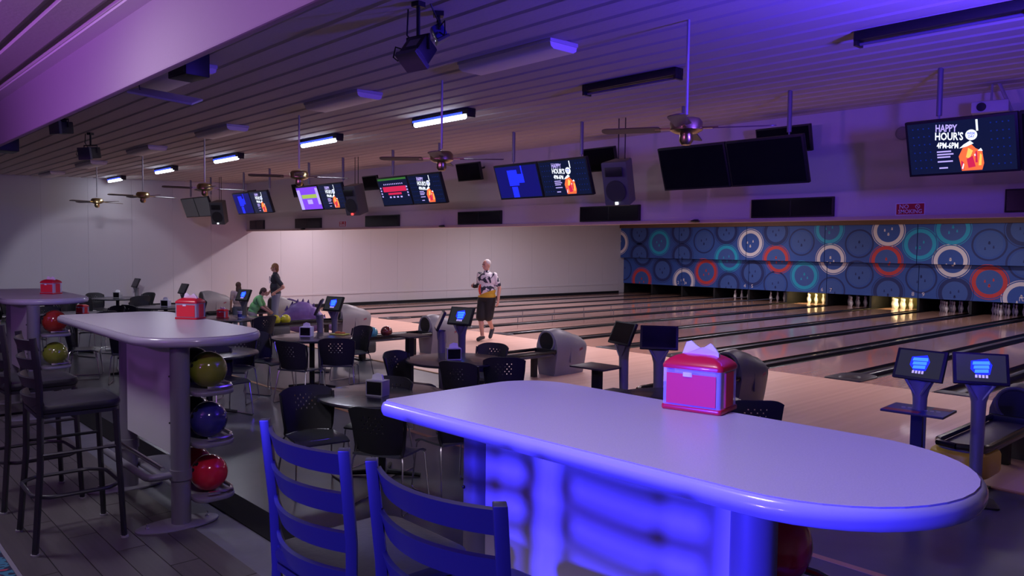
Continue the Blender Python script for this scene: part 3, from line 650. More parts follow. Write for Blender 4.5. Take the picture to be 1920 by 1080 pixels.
# far seating to the left
far = [((-13.7, 5.75), 'round dark table before the person with brown hair', (200, 290, 20)), ((-17.0, 5.75), 'round dark table carrying a white napkin box', (200, 290, 20, 110)), ((-20.3, 5.75), 'round dark table closest to the panelled wall', (200, 290, 20, 110)),
       ((-12.9, 3.85), 'round dark table behind the red dispenser of the olive-ball bar table', (160, 250, 340)), ((-16.2, 3.85), 'round dark table with a red snack box behind the bar tables', (200, 290, 20, 110)), ((-19.6, 3.85), 'round dark table beyond the farthest bar table', (200, 290, 20, 110))]
FT = []
for (x, y), lab, an in far:
    make_table(lab, (x, y, 0)); FT.append(Vector((x, y, 0))); around(Vector((x, y, 0)), an, 'black chair around the '+lab.replace('round dark ', ''), 'chairs around the '+lab.replace('round dark ', ''), .66)
q = onz(708, 741, ZT); black_dispenser((q.x, q.y, ZT), radians(25), 'silver and black napkin holder on the table near the blue-lit stools')
q = onz(575, 630, ZT); black_dispenser((q.x, q.y, ZT), radians(40), 'napkin holder beside the yellow food tray', False)
q = onz(850, 674, ZT); black_dispenser((q.x, q.y, ZT), radians(62), 'silver napkin holder on the table in front of the bowler')
q = FT[1]; black_dispenser((q.x, q.y, ZT), radians(40), 'white napkin box on the far round table', False)
q = FT[2]; black_dispenser((q.x, q.y, ZT), radians(40), 'dark napkin holder on the table by the panelled wall')
q = onz(637, 627, ZT); t = thing('food_tray', 'yellow food tray at the edge of the dark table', 'tray', (q.x, q.y, ZT), .4)
b = MB(); b.prism(rrect(-.13, .13, -.09, .09, (.02,)*4), 0, .012, bev=.004); b.obj('tray', mat('lime', (.55, .55, .08), .5), t); b = MB(); b.ball((-.03, 0, .02), .045, 12, (1.2, 1, .6)); b.ball((.05, .01, .02), .035, 12, (1.2, 1, .6)); b.obj('food', mat('food', (.45, .14, .05), .7), t)
q = FT[0]; red_dispenser((q.x-.1, q.y-.1, ZT), radians(30), 'small red napkin dispenser on the table before the person with brown hair', .85)
t = thing('paper_cup', 'white paper cup beside the small red napkin dispenser', 'cup', (q.x+.12, q.y+.12, ZT)); b = MB(); b.lathe([(.032, 0), (.044, .12), (.046, .122), (.041, .12), (.030, .01)], 18); b.obj('cup_wall', 'cup', t)
b = MB(); b.lathe([(.0355, .02), (.0405, .075)], 18); b.obj('cup_print', 'ad_blue', t)
q = FT[4]; red_dispenser((q.x+.1, q.y+.1, ZT), radians(25), 'red napkin dispenser on the table behind the bar tables', .9, False)
q = FT[5]; red_dispenser((q.x, q.y, ZT), radians(25), 'red napkin dispenser on the table beyond the farthest bar table', .9)
# ------------------------------------------------------------------ ball returns
def ball_return(x, y, n, dark=False, yellow=False, label='', track=True):
    t = thing('ball_return', label, 'ball return', (x, y, 0)); hm = 'hooddark' if dark else 'hoodgrey'
    prof = []
    for k in range(25):
        u = k/24
        if u < .3: s = u/.3; px, pz = -(.175+.065*s**.8), .40*s
        elif u > .7: s = (1-u)/.3; px, pz = (.175+.065*s**.8), .40*s
        else: a = pi*(1-(u-.3)/.4); px, pz = .24*cos(a), .40+.35*sin(a)
        prof.append((px, pz))
    def hood(u, v):
        px, pz = prof[min(24, int(round(u*24)))]; yy = -.30+.72*v
        k = 1-.55*max(0, (v-.35)/.65)**1.7
        z = pz if pz <= .40 else .40+(pz-.40)*k*(.93+.07*sin(pi*min(1, v*2.2)))
        wv = 1-.22*max(0, (v-.55)/.45)**2
        return (px*wv, yy+(.06*(pz/.75) if v > .8 else 0), z)
    b = MB(); b.grid(hood, 24, 12); n1 = 25
    base = len(b.v); b.add([hood(i/24, 0) for i in range(25)], [list(range(25))]); b.add([hood(i/24, 1) for i in range(25)], [list(range(25))[::-1]]); b.obj('hood', hm, t, angle=55)
    b = MB(); b.lathe([(.155, -.012), (.165, .0), (.165, .004)], 28, (0, 0, 0), 'Y'); o = b.obj('ball_mouth', 'black', t); o.location = (0, -.300, .545); o.scale = (1, 1, .92)
    b = MB(); b.tube([(.172*cos(a), 0, .165*sin(a)) for a in [2*pi*k/28 for k in range(28)]], .022, 8, closed=True); o = b.obj('mouth_lip', hm, t); o.location = (0, -.300, .545)
    b = MB(); b.bb(-.22, .22, -.36, -.27, .36, .43); b.obj('mouth_sill', 'black', t, bevel=.008)
    b = MB()
    for s in (-1, 1): b.bb(s*.232-.008, s*.232+.008, .02, .06, .20, .44)
    b.obj('side_latch', hm, t); b = MB()
    for s in (-1, 1): b.box((s*.222, .26, .40), (.012, .11, .035), 0, 0, .3)
    b.obj('logo', 'hoodlogo', t)
    if track:
        em = 'hoodyellow' if yellow else 'hooddark'
        b = MB(); b.prism(rrect(-.20, .20, -1.95, -.30, (.16, .16, .01, .01)), .33, .37, bev=.01); o = b.obj('ball_track', 'hooddark', t)
        b = MB()
        for s in (-1, 1): b.tube([(s*.20, -.30, .40), (s*.20, -1.80, .40), (s*.16, -1.92, .40), (0, -1.965, .40)], .028, 8)
        b.obj('track_rail', 'blackgloss', o)
        b = MB(); b.prism(rrect(-.235, .235, -2.06, -1.55, (.2, .2, .03, .03)), .14, .355, bev=.04); b.obj('track_end', em, t)
        b = MB(); b.bb(-.05, .05, -1.75, -1.66, 0, .15); b.bb(-.17, .17, -1.80, -1.60, 0, .022); b.obj('support_post', 'black', t)
        b = MB(); b.bb(-.04, .04, -.62, -.54, 0, .34); b.obj('support_leg', 'black', t)
    return t
BRY = 9.25
names = {3: 'grey ball return beside the purple ramp', 5: 'grey ball return with yellow balls where the children stand', 7: 'grey ball return with a teal ball and a dark red ball on its track', 9: 'grey ball return with an empty track beside a square pedestal', 11: 'dark grey ball return behind the large red dispenser', 13: 'dark ball return with a yellow track end'}
for n, lab in names.items(): ball_return(laneX(n), BRY, n, n >= 11, n == 13, lab)
q = onx(398, 575, laneX(1)); ball_return(laneX(1), max(7.6, min(9.2, q.y)), 1, label='grey ball return nearest the side wall')
def track_ball(n, dy, m, label, dx=0): return bowl_ball((laneX(n)+dx, BRY+dy, .365+.108+.004), m, label)
track_ball(5, -1.78, 'b_yellow', 'yellow bowling ball at the end of the track, under the child\'s hands'); track_ball(5, -1.55, 'b_yellow', 'second yellow bowling ball on the track, behind the one in the child\'s hands')
track_ball(7, -1.50, 'b_teal', 'teal marbled bowling ball at the end of a ball return track'); track_ball(7, -1.20, 'b_plum', 'dark red marbled bowling ball behind the teal ball on the track', .02)
# ------------------------------------------------------------------ scoring consoles
def console(x, y, face, label, scr='logo', zm=.955, group=None):
    """screen faces direction `face`"""
    t = thing('scoring_console', label, 'console', (x, y, 0), face+pi/2, group)
    b = MB(); b.prism(rrect(-.16, .16, -.13, .16, (.03,)*4), 0, .018, bev=.005); b.obj('base', 'black', t)
    def post(u, v): a = 2*pi*u; k = .045+.012*v+(.05*((v-.82)/.18)**2 if v > .82 else 0); return (k*cos(a), .02+.045*sin(a)*(1+.2*v)-.02*v, .015+(zm-.155)*v)
    b = MB(); b.grid(post, 14, 14); b.obj('pedestal', 'consolegrey', t)
    for s in (-1, 1):
        b = MB(); b.tube([(s*.02, -.042, zm-.255), (s*.11, -.05, zm-.11)], .012, 6); b.obj('bracket_arm', 'consolegrey', t)
    b = MB(); b.tube([(-.11, -.05, zm-.11), (.11, -.05, zm-.11)], .012, 6); b.obj('bracket_bar', 'chrome', t)
    Rm = Matrix.Translation((0, -.03, zm)) @ Matrix.Rotation(radians(-24), 4, 'X')
    b = MB(); b.T = Rm; b.box((0, .015, 0), (.40, .035, .265)); m = b.obj('monitor', 'black', t, bevel=.008)
    b = MB(); b.T = Rm; b.bb(-.175, .175, -.0045, -.003, -.11, .115); b.obj('screen', 'scr_off' if scr == 'off' else 'scr_grey', m, smooth=False)
    if scr == 'logo':
        def q_(body, size, mm, dx, dz, sx=1.): text(body, size, mm, m, Rm @ Matrix.Translation((dx, -.006, dz)) @ Matrix.Rotation(pi/2, 4, 'X'), .0005, 'screen_print', sx)
        b = MB(); b.T = Rm
        for k in range(3): b.add([(-.055+.006*k, -.0055, .055-.034*k), (.06-.004*k, -.0055, .062-.034*k), (.064-.006*k, -.0055, .034-.034*k), (-.06+.006*k, -.0055, .028-.034*k)], [(0, 1, 2, 3)])
        b.obj('screen_print', 'e_cyan', m, smooth=False)
        b = MB(); b.T = Rm
        b.add([(-.07, -.005, .06), (.05, -.005, .085), (.08, -.005, .03), (.06, -.005, -.05), (-.03, -.005, -.06), (-.075, -.005, -.01)], [(0, 1, 2, 3, 4, 5)]); b.obj('screen_glow_print', 'e_blue', m, smooth=False)
        b = MB(); b.T = Rm
        for k in range(4): b.add([(-.045+.025*k, -.006, -.055), (-.028+.025*k, -.006, -.055), (-.028+.025*k, -.006, -.080), (-.045+.025*k, -.006, -.080)], [(0, 1, 2, 3)])
        b.obj('screen_caption', 'e_lilac', m, smooth=False)
    return t
cons = [((1727, 683), -93, 'console with a blue logo screen above a printed pedestal top', 'logo'), ((1838, 690), -64, 'console with a bright blue logo screen in front of the dark ball return', 'logo'),
        ((1170, 624), -106, 'console with a dark slanted screen beside the small square pedestal', 'off'), ((1236, 632), -54, 'console with a blank black screen behind the red dispenser', 'off'),
        ((828, 600), -124, 'console turned edge-on next to the bowler', 'off'), ((866, 592), -76, 'console with a bright blue logo next to the bowler', 'logo'),
        ((600, 575), -124, 'console turned edge-on beside the ball return with the teal ball', 'off'), ((627, 569), -74, 'console with a blue logo beside the ball return with the teal ball', 'logo'),
        ((458, 553), -74, 'console with a blue logo before the person with brown hair', 'logo'), ((345, 541), -88, 'console with a dark screen behind a red napkin dispenser', 'off'), ((256, 530), -88, 'console with a dark screen standing before the panelled wall', 'off')]
for (x, y), f, lab, s in cons:
    zm = 1.12 if x > 1000 else (1.10 if x > 800 else (1.06 if x > 550 else .98)); p = onz(x, y, zm); console(p.x, p.y, radians(f), lab, s, zm)
# small square pedestals
def pedestal(px, py, label, printed=False, z=.74):
    p = onz(px, py, z); t = thing('drink_pedestal', label, 'pedestal', (p.x, p.y, 0), radians(4))
    b = MB(); b.bb(-.24, .24, -.20, .20, z-.018, z); o = b.obj('pedestal_top', 'greytop', t, bevel=.004)
    b = MB(); b.bb(-.045, .045, -.045, .045, .015, z-.017); b.obj('post', 'black', t); b = MB(); b.bb(-.16, .16, -.14, .14, 0, .018); b.obj('base', 'black', t, bevel=.004)
    if printed:
        b = MB(); b.m = 0; b.bb(-.238, .238, -.198, .198, z, z+.0015); b.m = 1
        b.bb(-.23, .05, -.19, -.09, z+.001, z+.0025); b.bb(.08, .22, .08, .19, z+.001, z+.0025); b.m = 2
        for k in range(7): b.box((-.12+.045*k, .01+.02*sin(k), z+.002), (.03, .055, .002), .3)
        b.obj('top_print', ['ad_blue', 'ad_red', 'ad_pale'], t, smooth=False)
pedestal(1166, 738, 'small square black pedestal almost hidden by the blue-lit bar table'); pedestal(1120, 686, 'small square black pedestal beside the empty ball return track'); pedestal(1722, 768, 'square pedestal with a blue and red printed top', True); pedestal(768, 628, 'small square pedestal beside the ball return with the teal ball')

# ------------------------------------------------------------------ hanging screens
TVY, TVZ, TILT = 8.5, 3.105, radians(19); TW, TH = 1.0, .565
def Rx(u, v, d): return Vector((u, d, v))
def happy(m, sc=1.):
    def tx(s, size, mm, u, v, sx=1., sh=0.): text(s, size, mm, m, Matrix.Translation((u, -.0345, v)) @ Matrix.Rotation(radians(5), 4, 'Y') @ Matrix.Rotation(pi/2, 4, 'X'), .0006, 'screen_lettering', sx, sh, .022)
    tx('HAPPY', .098, 'e_lilac', -.115, .188, .66); tx("HOUR'S", .105, 'e_white', -.095, .105, .70); tx('4PM-6PM', .082, 'e_white', -.112, .016, .62)
    b = MB()
    for k, (v, w_) in enumerate(((-.04, .13), (-.068, .15), (-.095, .12), (-.14, .14), (-.205, .09))): b.bb(-.215+.01*(k == 4), -.215+w_, -.0345, -.034, v-.007, v+.007)
    b.obj('screen_text_lines', 'e_lilac', m, smooth=False)
    b = MB(); b.m = 0
    b.add([(.0, -.034, -.245), (-.02, -.034, -.10), (.02, -.034, -.02), (.09, -.034, .025), (.135, -.034, -.03), (.19, -.034, -.06), (.20, -.034, -.18), (.18, -.034, -.245)], [list(range(8))])
    b.m = 1; b.add([(.045, -.0345, -.11), (.07, -.0345, -.02), (.11, -.0345, -.05), (.075, -.0345, -.13)], [(0, 1, 2, 3)]); b.add([(.15, -.0345, -.2), (.17, -.0345, -.08), (.185, -.0345, -.1), (.175, -.0345, -.2)], [(0, 1, 2, 3)])
    b.m = 2; b.add([(-.01, -.0345, -.02), (.03, -.0345, .015), (.09, -.0345, .05), (.12, -.0345, .02), (.06, -.0345, -.005)], [(0, 1, 2, 3, 4)]); b.add([(.15, -.0345, -.055), (.18, -.0345, -.03), (.195, -.0345, -.06)], [(0, 1, 2)])
    b.m = 3; b.add([(.06, -.0347, -.22), (.05, -.0347, -.13), (.105, -.0347, -.10), (.125, -.0347, -.21)], [(0, 1, 2, 3)]); b.add([(.13, -.0347, -.06), (.125, -.0347, -.17), (.145, -.0347, -.17), (.145, -.0347, -.055)], [(0, 1, 2, 3)]); b.add([(-.005, -.0347, -.23), (.0, -.0347, -.14), (.02, -.0347, -.16), (.02, -.0347, -.235)], [(0, 1, 2, 3)])
    b.m = 2; b.add([(-.0, -.0348, -.22), (.018, -.0348, -.17), (.024, -.0348, -.18), (.012, -.0348, -.23)], [(0, 1, 2, 3)]); b.add([(.118, -.0348, -.09), (.128, -.0348, -.08), (.132, -.0348, -.10), (.122, -.0348, -.108)], [(0, 1, 2, 3)])
    b.obj('beer_picture', ['e_orange', 'e_yellow', 'e_white', 'e_red'], m, smooth=False)
    b = MB(); b.lathe([(.052, 0), (.052, .001)], 20, (.105, -.0355, .105), 'Y'); b.bb(.150, .168, -.0345, -.034, .14, .25); b.obj('badge', 'e_white', m, smooth=False)
    for s_, v_ in (('WEEK', .119), ('DAY', .089)): text(s_, .034, 'e_blue', m, Matrix.Translation((.105, -.0375, v_)) @ Matrix.Rotation(radians(5), 4, 'Y') @ Matrix.Rotation(pi/2, 4, 'X'), .0004, 'badge_lettering', .8, 0., .02)
    b = MB()
    for i in range(4):
        for j in range(6):
            for x0 in (-.43, .27): b.bb(x0+.05*i, x0+.05*i+.012, -.034, -.0335, -.2+.08*j, -.188+.08*j)
    b.obj('screen_dots', 'e_dot', m, smooth=False)
def scoreboard(m):
    b = MB(); b.bb(-.36, .40, -.034, -.0335, .0, .10); b.bb(-.22, .22, -.034, -.0335, -.06, -.02); b.obj('score_rows', 'e_red', m, smooth=False)
    b = MB()
    for k in range(11): b.bb(-.30+.06*k, -.275+.06*k, -.0345, -.034, .135, .16)
    for k in range(4):
        for s in (-.43, .43): b.bb(s-.02, s+.02, -.0345, -.034, -.10+.055*k, -.07+.055*k)
    for k in range(4): b.bb(-.20+.12*k, -.14+.12*k, -.0345, -.034, -.12, -.09)
    b.obj('score_digits', 'e_lilac', m, smooth=False)['kind'] = 'stuff'
    b = MB(); b.bb(-.47, .47, -.034, -.0335, .225, .26); b.obj('header_bar', mat('e_dkgreen', (.01, .05, .01), .5, emit=(.05, .22, .04), estr=.7), m, smooth=False)
def blueshow(m):
    b = MB(); b.bb(-.20, .02, -.034, -.0335, -.06, .19); b.bb(-.16, -.03, -.034, -.0335, -.25, -.08); b.bb(.02, .15, -.034, -.0335, -.02, .12); b.bb(.12, .145, -.034, -.0335, .10, .25); b.obj('picture_shapes', 'e_blue', m, smooth=False)
    b = MB(); b.bb(-.47, .47, -.0332, -.033, -.25, .25); b.obj('picture_ground', mat('e_navy', (0, 0, .02), .5, emit=(.01, .01, .30), estr=.5), m, smooth=False)
def lilacshow(m):
    b = MB(); b.bb(-.47, .47, -.0332, -.033, -.25, .25); b.obj('picture_ground', 'e_purple', m, smooth=False)
    b = MB(); b.bb(-.47, -.33, -.034, -.0335, -.25, .2); b.bb(.36, .47, -.034, -.0335, -.15, .22); b.bb(-.1, .12, -.034, -.0335, -.13, -.03); b.obj('picture_shapes', 'e_lilac', m, smooth=False)
    b = MB(); b.bb(-.30, .36, -.0345, -.034, .0, .085); b.obj('picture_band', 'e_green', m, smooth=False)
def tv(x, label, content, y=TVY, z=TVZ, first_pole=-.25):
    t = thing('hanging_screen', label, 'screen', (x, y, z), 0); t.rotation_euler = (TILT, 0, 0)
    b = MB(); b.box((0, 0, 0), (TW, .055, TH)); m = b.obj('bezel', 'black', t, bevel=.008)
    b = MB(); b.box((0, .05, 0), (.5, .06, .32)); b.obj('back_cover', 'black', t)
    g_ = 'scr_grey' if content == 'grey' else ('scr_off' if content == 'off' else 'scr_dark')
    b = MB(); b.bb(-.475, .475, -.033, -.027, -.258, .258); s = b.obj('screen', g_, t, smooth=False)
    {'happy': happy, 'score': scoreboard, 'blue': blueshow, 'lilac': lilacshow}.get(content, lambda m: None)(s)
    # hanging pole (vertical in the world)
    inv = Matrix.Rotation(-TILT, 4, 'X'); top = zc(y)-z
    b = MB(); b.T = inv; b.tube([(first_pole, .10, -.05), (first_pole, .10, .33)], .010, 8); b.tube([(first_pole, .10, .33), (first_pole, .10, top+.04)], .027, 10); b.box((first_pole, .08, 0), (.12, .06, .12)); b.obj('hanging_pole', 'postgrey', t)
    return t
def pair(x0, x1, ca, cb, la, lb):
    c = (x0+x1)/2; tv(c-.505, la, ca); tv(c+.505, lb, cb, first_pole=.22)
k = TVY/9.
pair(-6.72*k, -4.6*k, 'off', 'off', 'hanging black screen turned off, next to a loudspeaker', 'hanging black screen turned off, with faint reflections')
pair(-10.16*k, -8.07*k, 'blue', 'happy', 'hanging screen with deep blue picture beside the happy hour screen', 'hanging happy hour screen next to the loudspeaker, beside the deep blue picture')
pair(-13.8*k, -11.72*k, 'score', 'happy', 'hanging screen with a red score table', 'hanging happy hour screen beside the red score table')
pair(-17.4*k, -15.2*k, 'lilac', 'happy', 'hanging screen with bright purple picture and green band', 'hanging happy hour screen beside the bright purple picture')
pair(-21.05*k, -18.85*k, 'blue', 'happy', 'hanging screen with a blue strip, toward the side wall', 'hanging happy hour screen beside the blue strip, toward the side wall')
pair(-24.9*k, -22.7*k, 'grey', 'grey', 'hanging blank grey screen nearest the side wall', 'hanging blank grey screen behind the loudspeaker near the side wall')
pair(-3.40*k, -1.35*k, 'happy', 'off', 'hanging happy hour screen by itself above the no smoking sign', 'hanging black screen past the happy hour screen above the no smoking sign')
# small dark screens on the hanging wall
def small_tv(px, py, w_, h_, label, Y=10.1, tilt=14):
    p = ony(px, py, Y); t = thing('small_screen', label, 'screen', p); t.rotation_euler = (radians(tilt), 0, 0)
    b = MB(); b.box((0, 0, 0), (w_, .06, h_)); b.obj('bezel', 'black', t, bevel=.006); b = MB(); b.bb(-w_/2+.02, w_/2-.02, -.034, -.030, -h_/2+.02, h_/2-.02); b.obj('screen', 'scr_off', t, smooth=False)
    b = MB(); b.tube([(0, .03, 0), (0, YS-Y+.02, .02)], .02, 8); b.obj('wall_arm', 'black', t)
small_tv(880, 322, .74, .36, 'small dark screen mounted between the red score table and the deep blue picture'); small_tv(1126, 299, .70, .40, 'small dark screen behind the large loudspeaker'); small_tv(696, 343, .62, .34, 'small dark screen behind the red score table')
small_tv(560, 357, .6, .36, 'small dark screen behind the bright purple picture'); small_tv(474, 366, .5, .3, 'small dark screen behind the blue strip picture'); small_tv(1470, 262, .8, .36, 'small dark screen behind the switched-off screens')
# long black panels along the bottom of the hanging wall
lastlab = ['nearest the side wall', 'under the bright purple picture', 'under the red score table', 'left of the deep blue picture', 'under the loudspeaker beside the ring panels', 'under the switched-off screens', 'past the no smoking sign']
for (xa, xb), lab in zip(((-23.4, -22.45), (-20.44, -19.0), (-16.77, -15.33), (-13.11, -11.74), (-9.6, -8.26), (-6.18, -4.94), (-2.89, -1.6)), lastlab):
    t = thing('scoring_hood', 'long black panel low on the hanging wall '+lab, 'panel', ((xa+xb)/2, YS, 2.665)); W = (xb-xa)/2
    b = MB(); b.bb(-W, W, -.055, .0, -.135, .135); b.obj('hood_frame', 'black', t, bevel=.006)
    for s in (-1, 1): b = MB(); b.bb(min(s*.012, s*(W-.02)), max(s*.012, s*(W-.02)), -.059, -.055, -.115, .115); b.obj('hood_pane', 'blackgloss', t, smooth=False)
# loudspeakers on drop rods
def speaker(px, py, label, rz, Y=8.7, led='e_white'):
    p = ony(px, py, Y); t = thing('loudspeaker', label, 'loudspeaker', p, rz); t.rotation_euler = (radians(16), 0, rz)
    out = [(-.19, -.16), (.19, -.16), (.13, .17), (-.13, .17)]
    b = MB(); b.prism(out, -.31, .31, bev=.02); b.obj('cabinet', 'hooddark', t)
    b = MB(); b.lathe([(.15, 0), (.155, .006), (.14, .014), (.05, .008), (.04, .016)], 24, (0, -.176, -.10), 'Y'); b.obj('woofer_grille', 'blacksoft', t)
    b = MB(); b.prism([(-.13, -.185), (.13, -.185), (.09, -.17), (-.09, -.17)], .11, .24, bev=.006); b.obj('horn', 'black', t)
    b = MB(); b.bb(-.02, .02, -.196, -.165, -.29, -.25); b.obj('power_light', led, t)
    Ri = t.rotation_euler.to_matrix().to_4x4().inverted(); top = zc(Y)-p.z+.002
    b = MB(); b.T = Ri
    for s in (-1, 1): b.tube([(s*.06, .02, .24), (s*.06, .02, top)], .008, 6)
    b.obj('drop_rod', 'black', t)
speaker(1163, 341, 'large dark loudspeaker hung beside the happy hour screen, small white light', radians(14))
speaker(667, 374, 'dark loudspeaker with a red light hung beside the bright purple picture', radians(14), led='e_ledred')
speaker(412, 398, 'dark loudspeaker hung next to the blank grey screen', radians(40))
# signs, clock, projector, small lamps on the hanging wall
def sign(px, py, w_, h_, label):
    p = ony(px, py, YS); t = thing('no_smoking_sign', label, 'sign', (p.x, YS, p.z))
    b = MB(); b.bb(-w_/2, w_/2, -.008, 0, -h_/2, h_/2); b.obj('border', 'sign_white', t, smooth=False); b = MB(); b.bb(-w_/2+.012, w_/2-.012, -.010, -.007, -h_/2+.010, h_/2-.010); b.obj('red_face', 'sign_red', t, smooth=False)
    R_ = Matrix.Rotation(pi/2, 4, 'X')
    text('NO', .075, 'sign_white', t, Matrix.Translation((-.075, -.011, .030)) @ R_, bold=.012); text('SMOKING', .072, 'sign_white', t, Matrix.Translation((0, -.011, -.032)) @ R_, sx=.9, bold=.012)
    b = MB(); b.tube([(.09+.025*cos(a), -.011, .030+.025*sin(a)) for a in [2*pi*k/16 for k in range(16)]], .004, 6, closed=True); b.tube([(.073, -.011, .047), (.107, -.011, .013)], .004, 6); b.obj('ban_symbol', 'sign_white', t)
sign(1707, 392, .36, .155, 'red no smoking sign under the single happy hour screen'); sign(643, 420, .36, .15, 'red no smoking sign under the loudspeaker with the red light')
p = ony(1693, 250, YS); t = thing('wall_clock', 'round grey disc fixed high on the hanging wall', 'clock', (p.x, YS, p.z)); b = MB(); b.lathe([(.085, 0), (.085, .02), (.078, .026)], 28, (0, -.028, 0), 'Y'); b.obj('case', 'postgrey', t); b = MB(); b.lathe([(.068, 0), (.068, .004)], 28, (0, -.0285, 0), 'Y'); b.obj('face', 'plategrey', t)
for px, py, lab in ((1300, 414, 'over the ring panels'), (825, 424, 'above the bowler'), (565, 432, 'toward the side wall')):
    p = ony(px, py, YS-.10); t = thing('downlight', 'small dark lamp under the hanging wall '+lab, 'lamp', (p.x, YS-.05, ZS-.01)); b = MB(); b.ball((0, 0, 0), .075, 16, (1, 1, .35)); b.obj('shade', 'black', t); b = MB(); b.bb(-.03, .03, 0, .05, -.01, .03); b.obj('bracket', 'black', t)
p = ony(1858, 203, 9.9); t = thing('projector', 'pale projector held by a strut below the ceiling', 'projector', p, .2)
b = MB(); b.box((0, 0, 0), (.36, .30, .13)); b.obj('case', 'housing', t, bevel=.02); b = MB(); b.lathe([(.045, 0), (.05, .03)], 16, (-.08, -.17, 0), 'Y'); b.obj('lens', 'black', t); b = MB(); b.tube([(.20, 0, -.05), (.06, .05, zc(9.9)-p.z+.02)], .018, 8); b.tube([(0, 0, .05), (0, .05, zc(9.9)-p.z+.02)], .012, 8); b.obj('strut', 'silverplastic', t)
# ------------------------------------------------------------------ ceiling fans
def make_fan(label):
    t = thing('ceiling_fan', label, 'ceiling fan')
    b = MB(); b.tube([(0, 0, .08), (0, 0, .90)], .012, 8); b.obj('down_rod', 'silverplastic', t)
    b = MB(); b.lathe([(.03, .06), (.10, .05), (.125, .02), (.125, -.04), (.09, -.06), (.05, -.07)], 24); b.obj('motor', 'brass', t)
    b = MB(); b.lathe([(.05, -.07), (.055, -.12), (.035, -.15), (.01, -.155)], 18); b.obj('switch_cup', 'brass', t)
    for k in range(4):
        a = 2*pi*k/4; b = MB(); b.T = Matrix.Rotation(a, 4, 'Z') @ Matrix.Rotation(radians(9), 4, 'X'); b.prism(rrect(.20, .66, -.062, .062, (.02, .05, .05, .02)), -.03, -.022); o = b.obj('blade', 'darkblade', t)
        b = MB(); b.T = Matrix.Rotation(a, 4, 'Z'); b.bb(.10, .24, -.018, .018, -.03, -.016); b.obj('blade_iron', 'brass', o)
    return t
fans = [(1287, 228, 'in front of the switched-off screens'), (828, 282, 'in front of the red score table'), (561, 320, 'near the bright purple picture'), (384, 348, 'near the blank grey screen'), (268, 367, 'before the shaded part of the side wall'), (182, 381, 'before the lit scallop on the side wall')]
f0 = None
for i, (px, py, lab) in enumerate(fans):
    p = ony(px, py, 5.1); L_ = 'brass ceiling fan with dark blades '+lab
    loc = (p.x, 5.1, zc(5.1)-.80+.03*(p.z-3.03))
    if f0 is None: f0 = make_fan(L_); f0.location = loc; f0.rotation_euler = (0, 0, radians(28))
    else: dup(f0, loc, radians(28+17*i), L_)
# ------------------------------------------------------------------ tube fixtures: five lit, two dark
def tube_fixture(x, lit, label, y=6.5):
    t = thing('tube_fixture', label, 'light fixture', (x, y, zc(y)+.0), 0)
    b = MB(); b.bb(-.62, .62, -.065, .065, -.075, .0); b.obj('channel', 'black', t, bevel=.006)
    for s in (-1, 1): b = MB(); b.bb(s*.605-.015, s*.605+.015, -.06, .06, -.115, -.07); b.obj('end_cap', 'black', t, bevel=.004)
    if lit:
        b = MB(); b.tube([(-.59, -.02, -.095), (.50, -.02, -.095)], .034, 10); b.obj('tube', 'led_tube', t)
        b = MB(); b.bb(-.60, .50, -.068, -.064, -.072, -.045); b.obj('side_lens', 'led_side', t, smooth=False)
        light('tube_light', 'AREA', (x, y, zc(y)-.13), (20 if x > -17 else (30 if x > -20 else 3)), (.82, .82, 1.), (x, y, 0), shape='RECTANGLE', size=1.1, size_y=.06)
    else: b = MB(); b.tube([(-.59, 0, -.095), (.59, 0, -.095)], .013, 10); b.obj('tube', mat('tube_off', (.12, .11, .16), .2), t)
for x, lit, lab in ((-8.5, 1, 'lit white tube light before the red score table'), (-11.8, 1, 'lit white tube light above the bright purple picture'), (-15.55, 1, 'lit white tube light above the blank grey screen'), (-19.1, 1, 'lit white tube light near the two far fans'), (-22.9, 1, 'lit white tube light closest to the side wall'),
                    (-5.29, 0, 'dark tube light fixture turned off, beside the front fan'), (-2.3, 0, 'dark tube light fixture turned off on the blue-lit ceiling')): tube_fixture(x, lit, lab)
# wraparound fixtures, switched off
def make_wrap(label):
    t = thing('wraparound_fixture', label, 'light fixture')
    b = MB(); b.bb(-.62, .62, -.17, .17, -.03, .004); b.obj('light_housing', 'housing', t, bevel=.006)
    b = MB(); b.T = Matrix.Rotation(pi/2, 4, 'Z') @ Matrix.Rotation(pi/2, 4, 'X'); b.prism([(-.165, -.025), (-.155, -.065), (-.12, -.085), (.12, -.085), (.155, -.065), (.165, -.025)], -.61, .61); b.obj('lens', 'diffuser', t, angle=50); return t
w0 = None
for x, lab in ((-5.28, 'between the front fan and the stage light'), (-8.3, 'above the first lit tube light'), (-11.86, 'above the second lit tube light'), (-15.27, 'above the third lit tube light'), (-18.9, 'beside the hanging stage light, far along the ceiling'), (-22.4, 'close to the ceiling edge at the side wall')):
    L_ = 'switched-off white wraparound ceiling light '+lab; loc = (x, 4.85, zc(4.85))
    if w0 is None: w0 = make_wrap(L_); w0.location = loc
    else: dup(w0, loc, 0, L_)
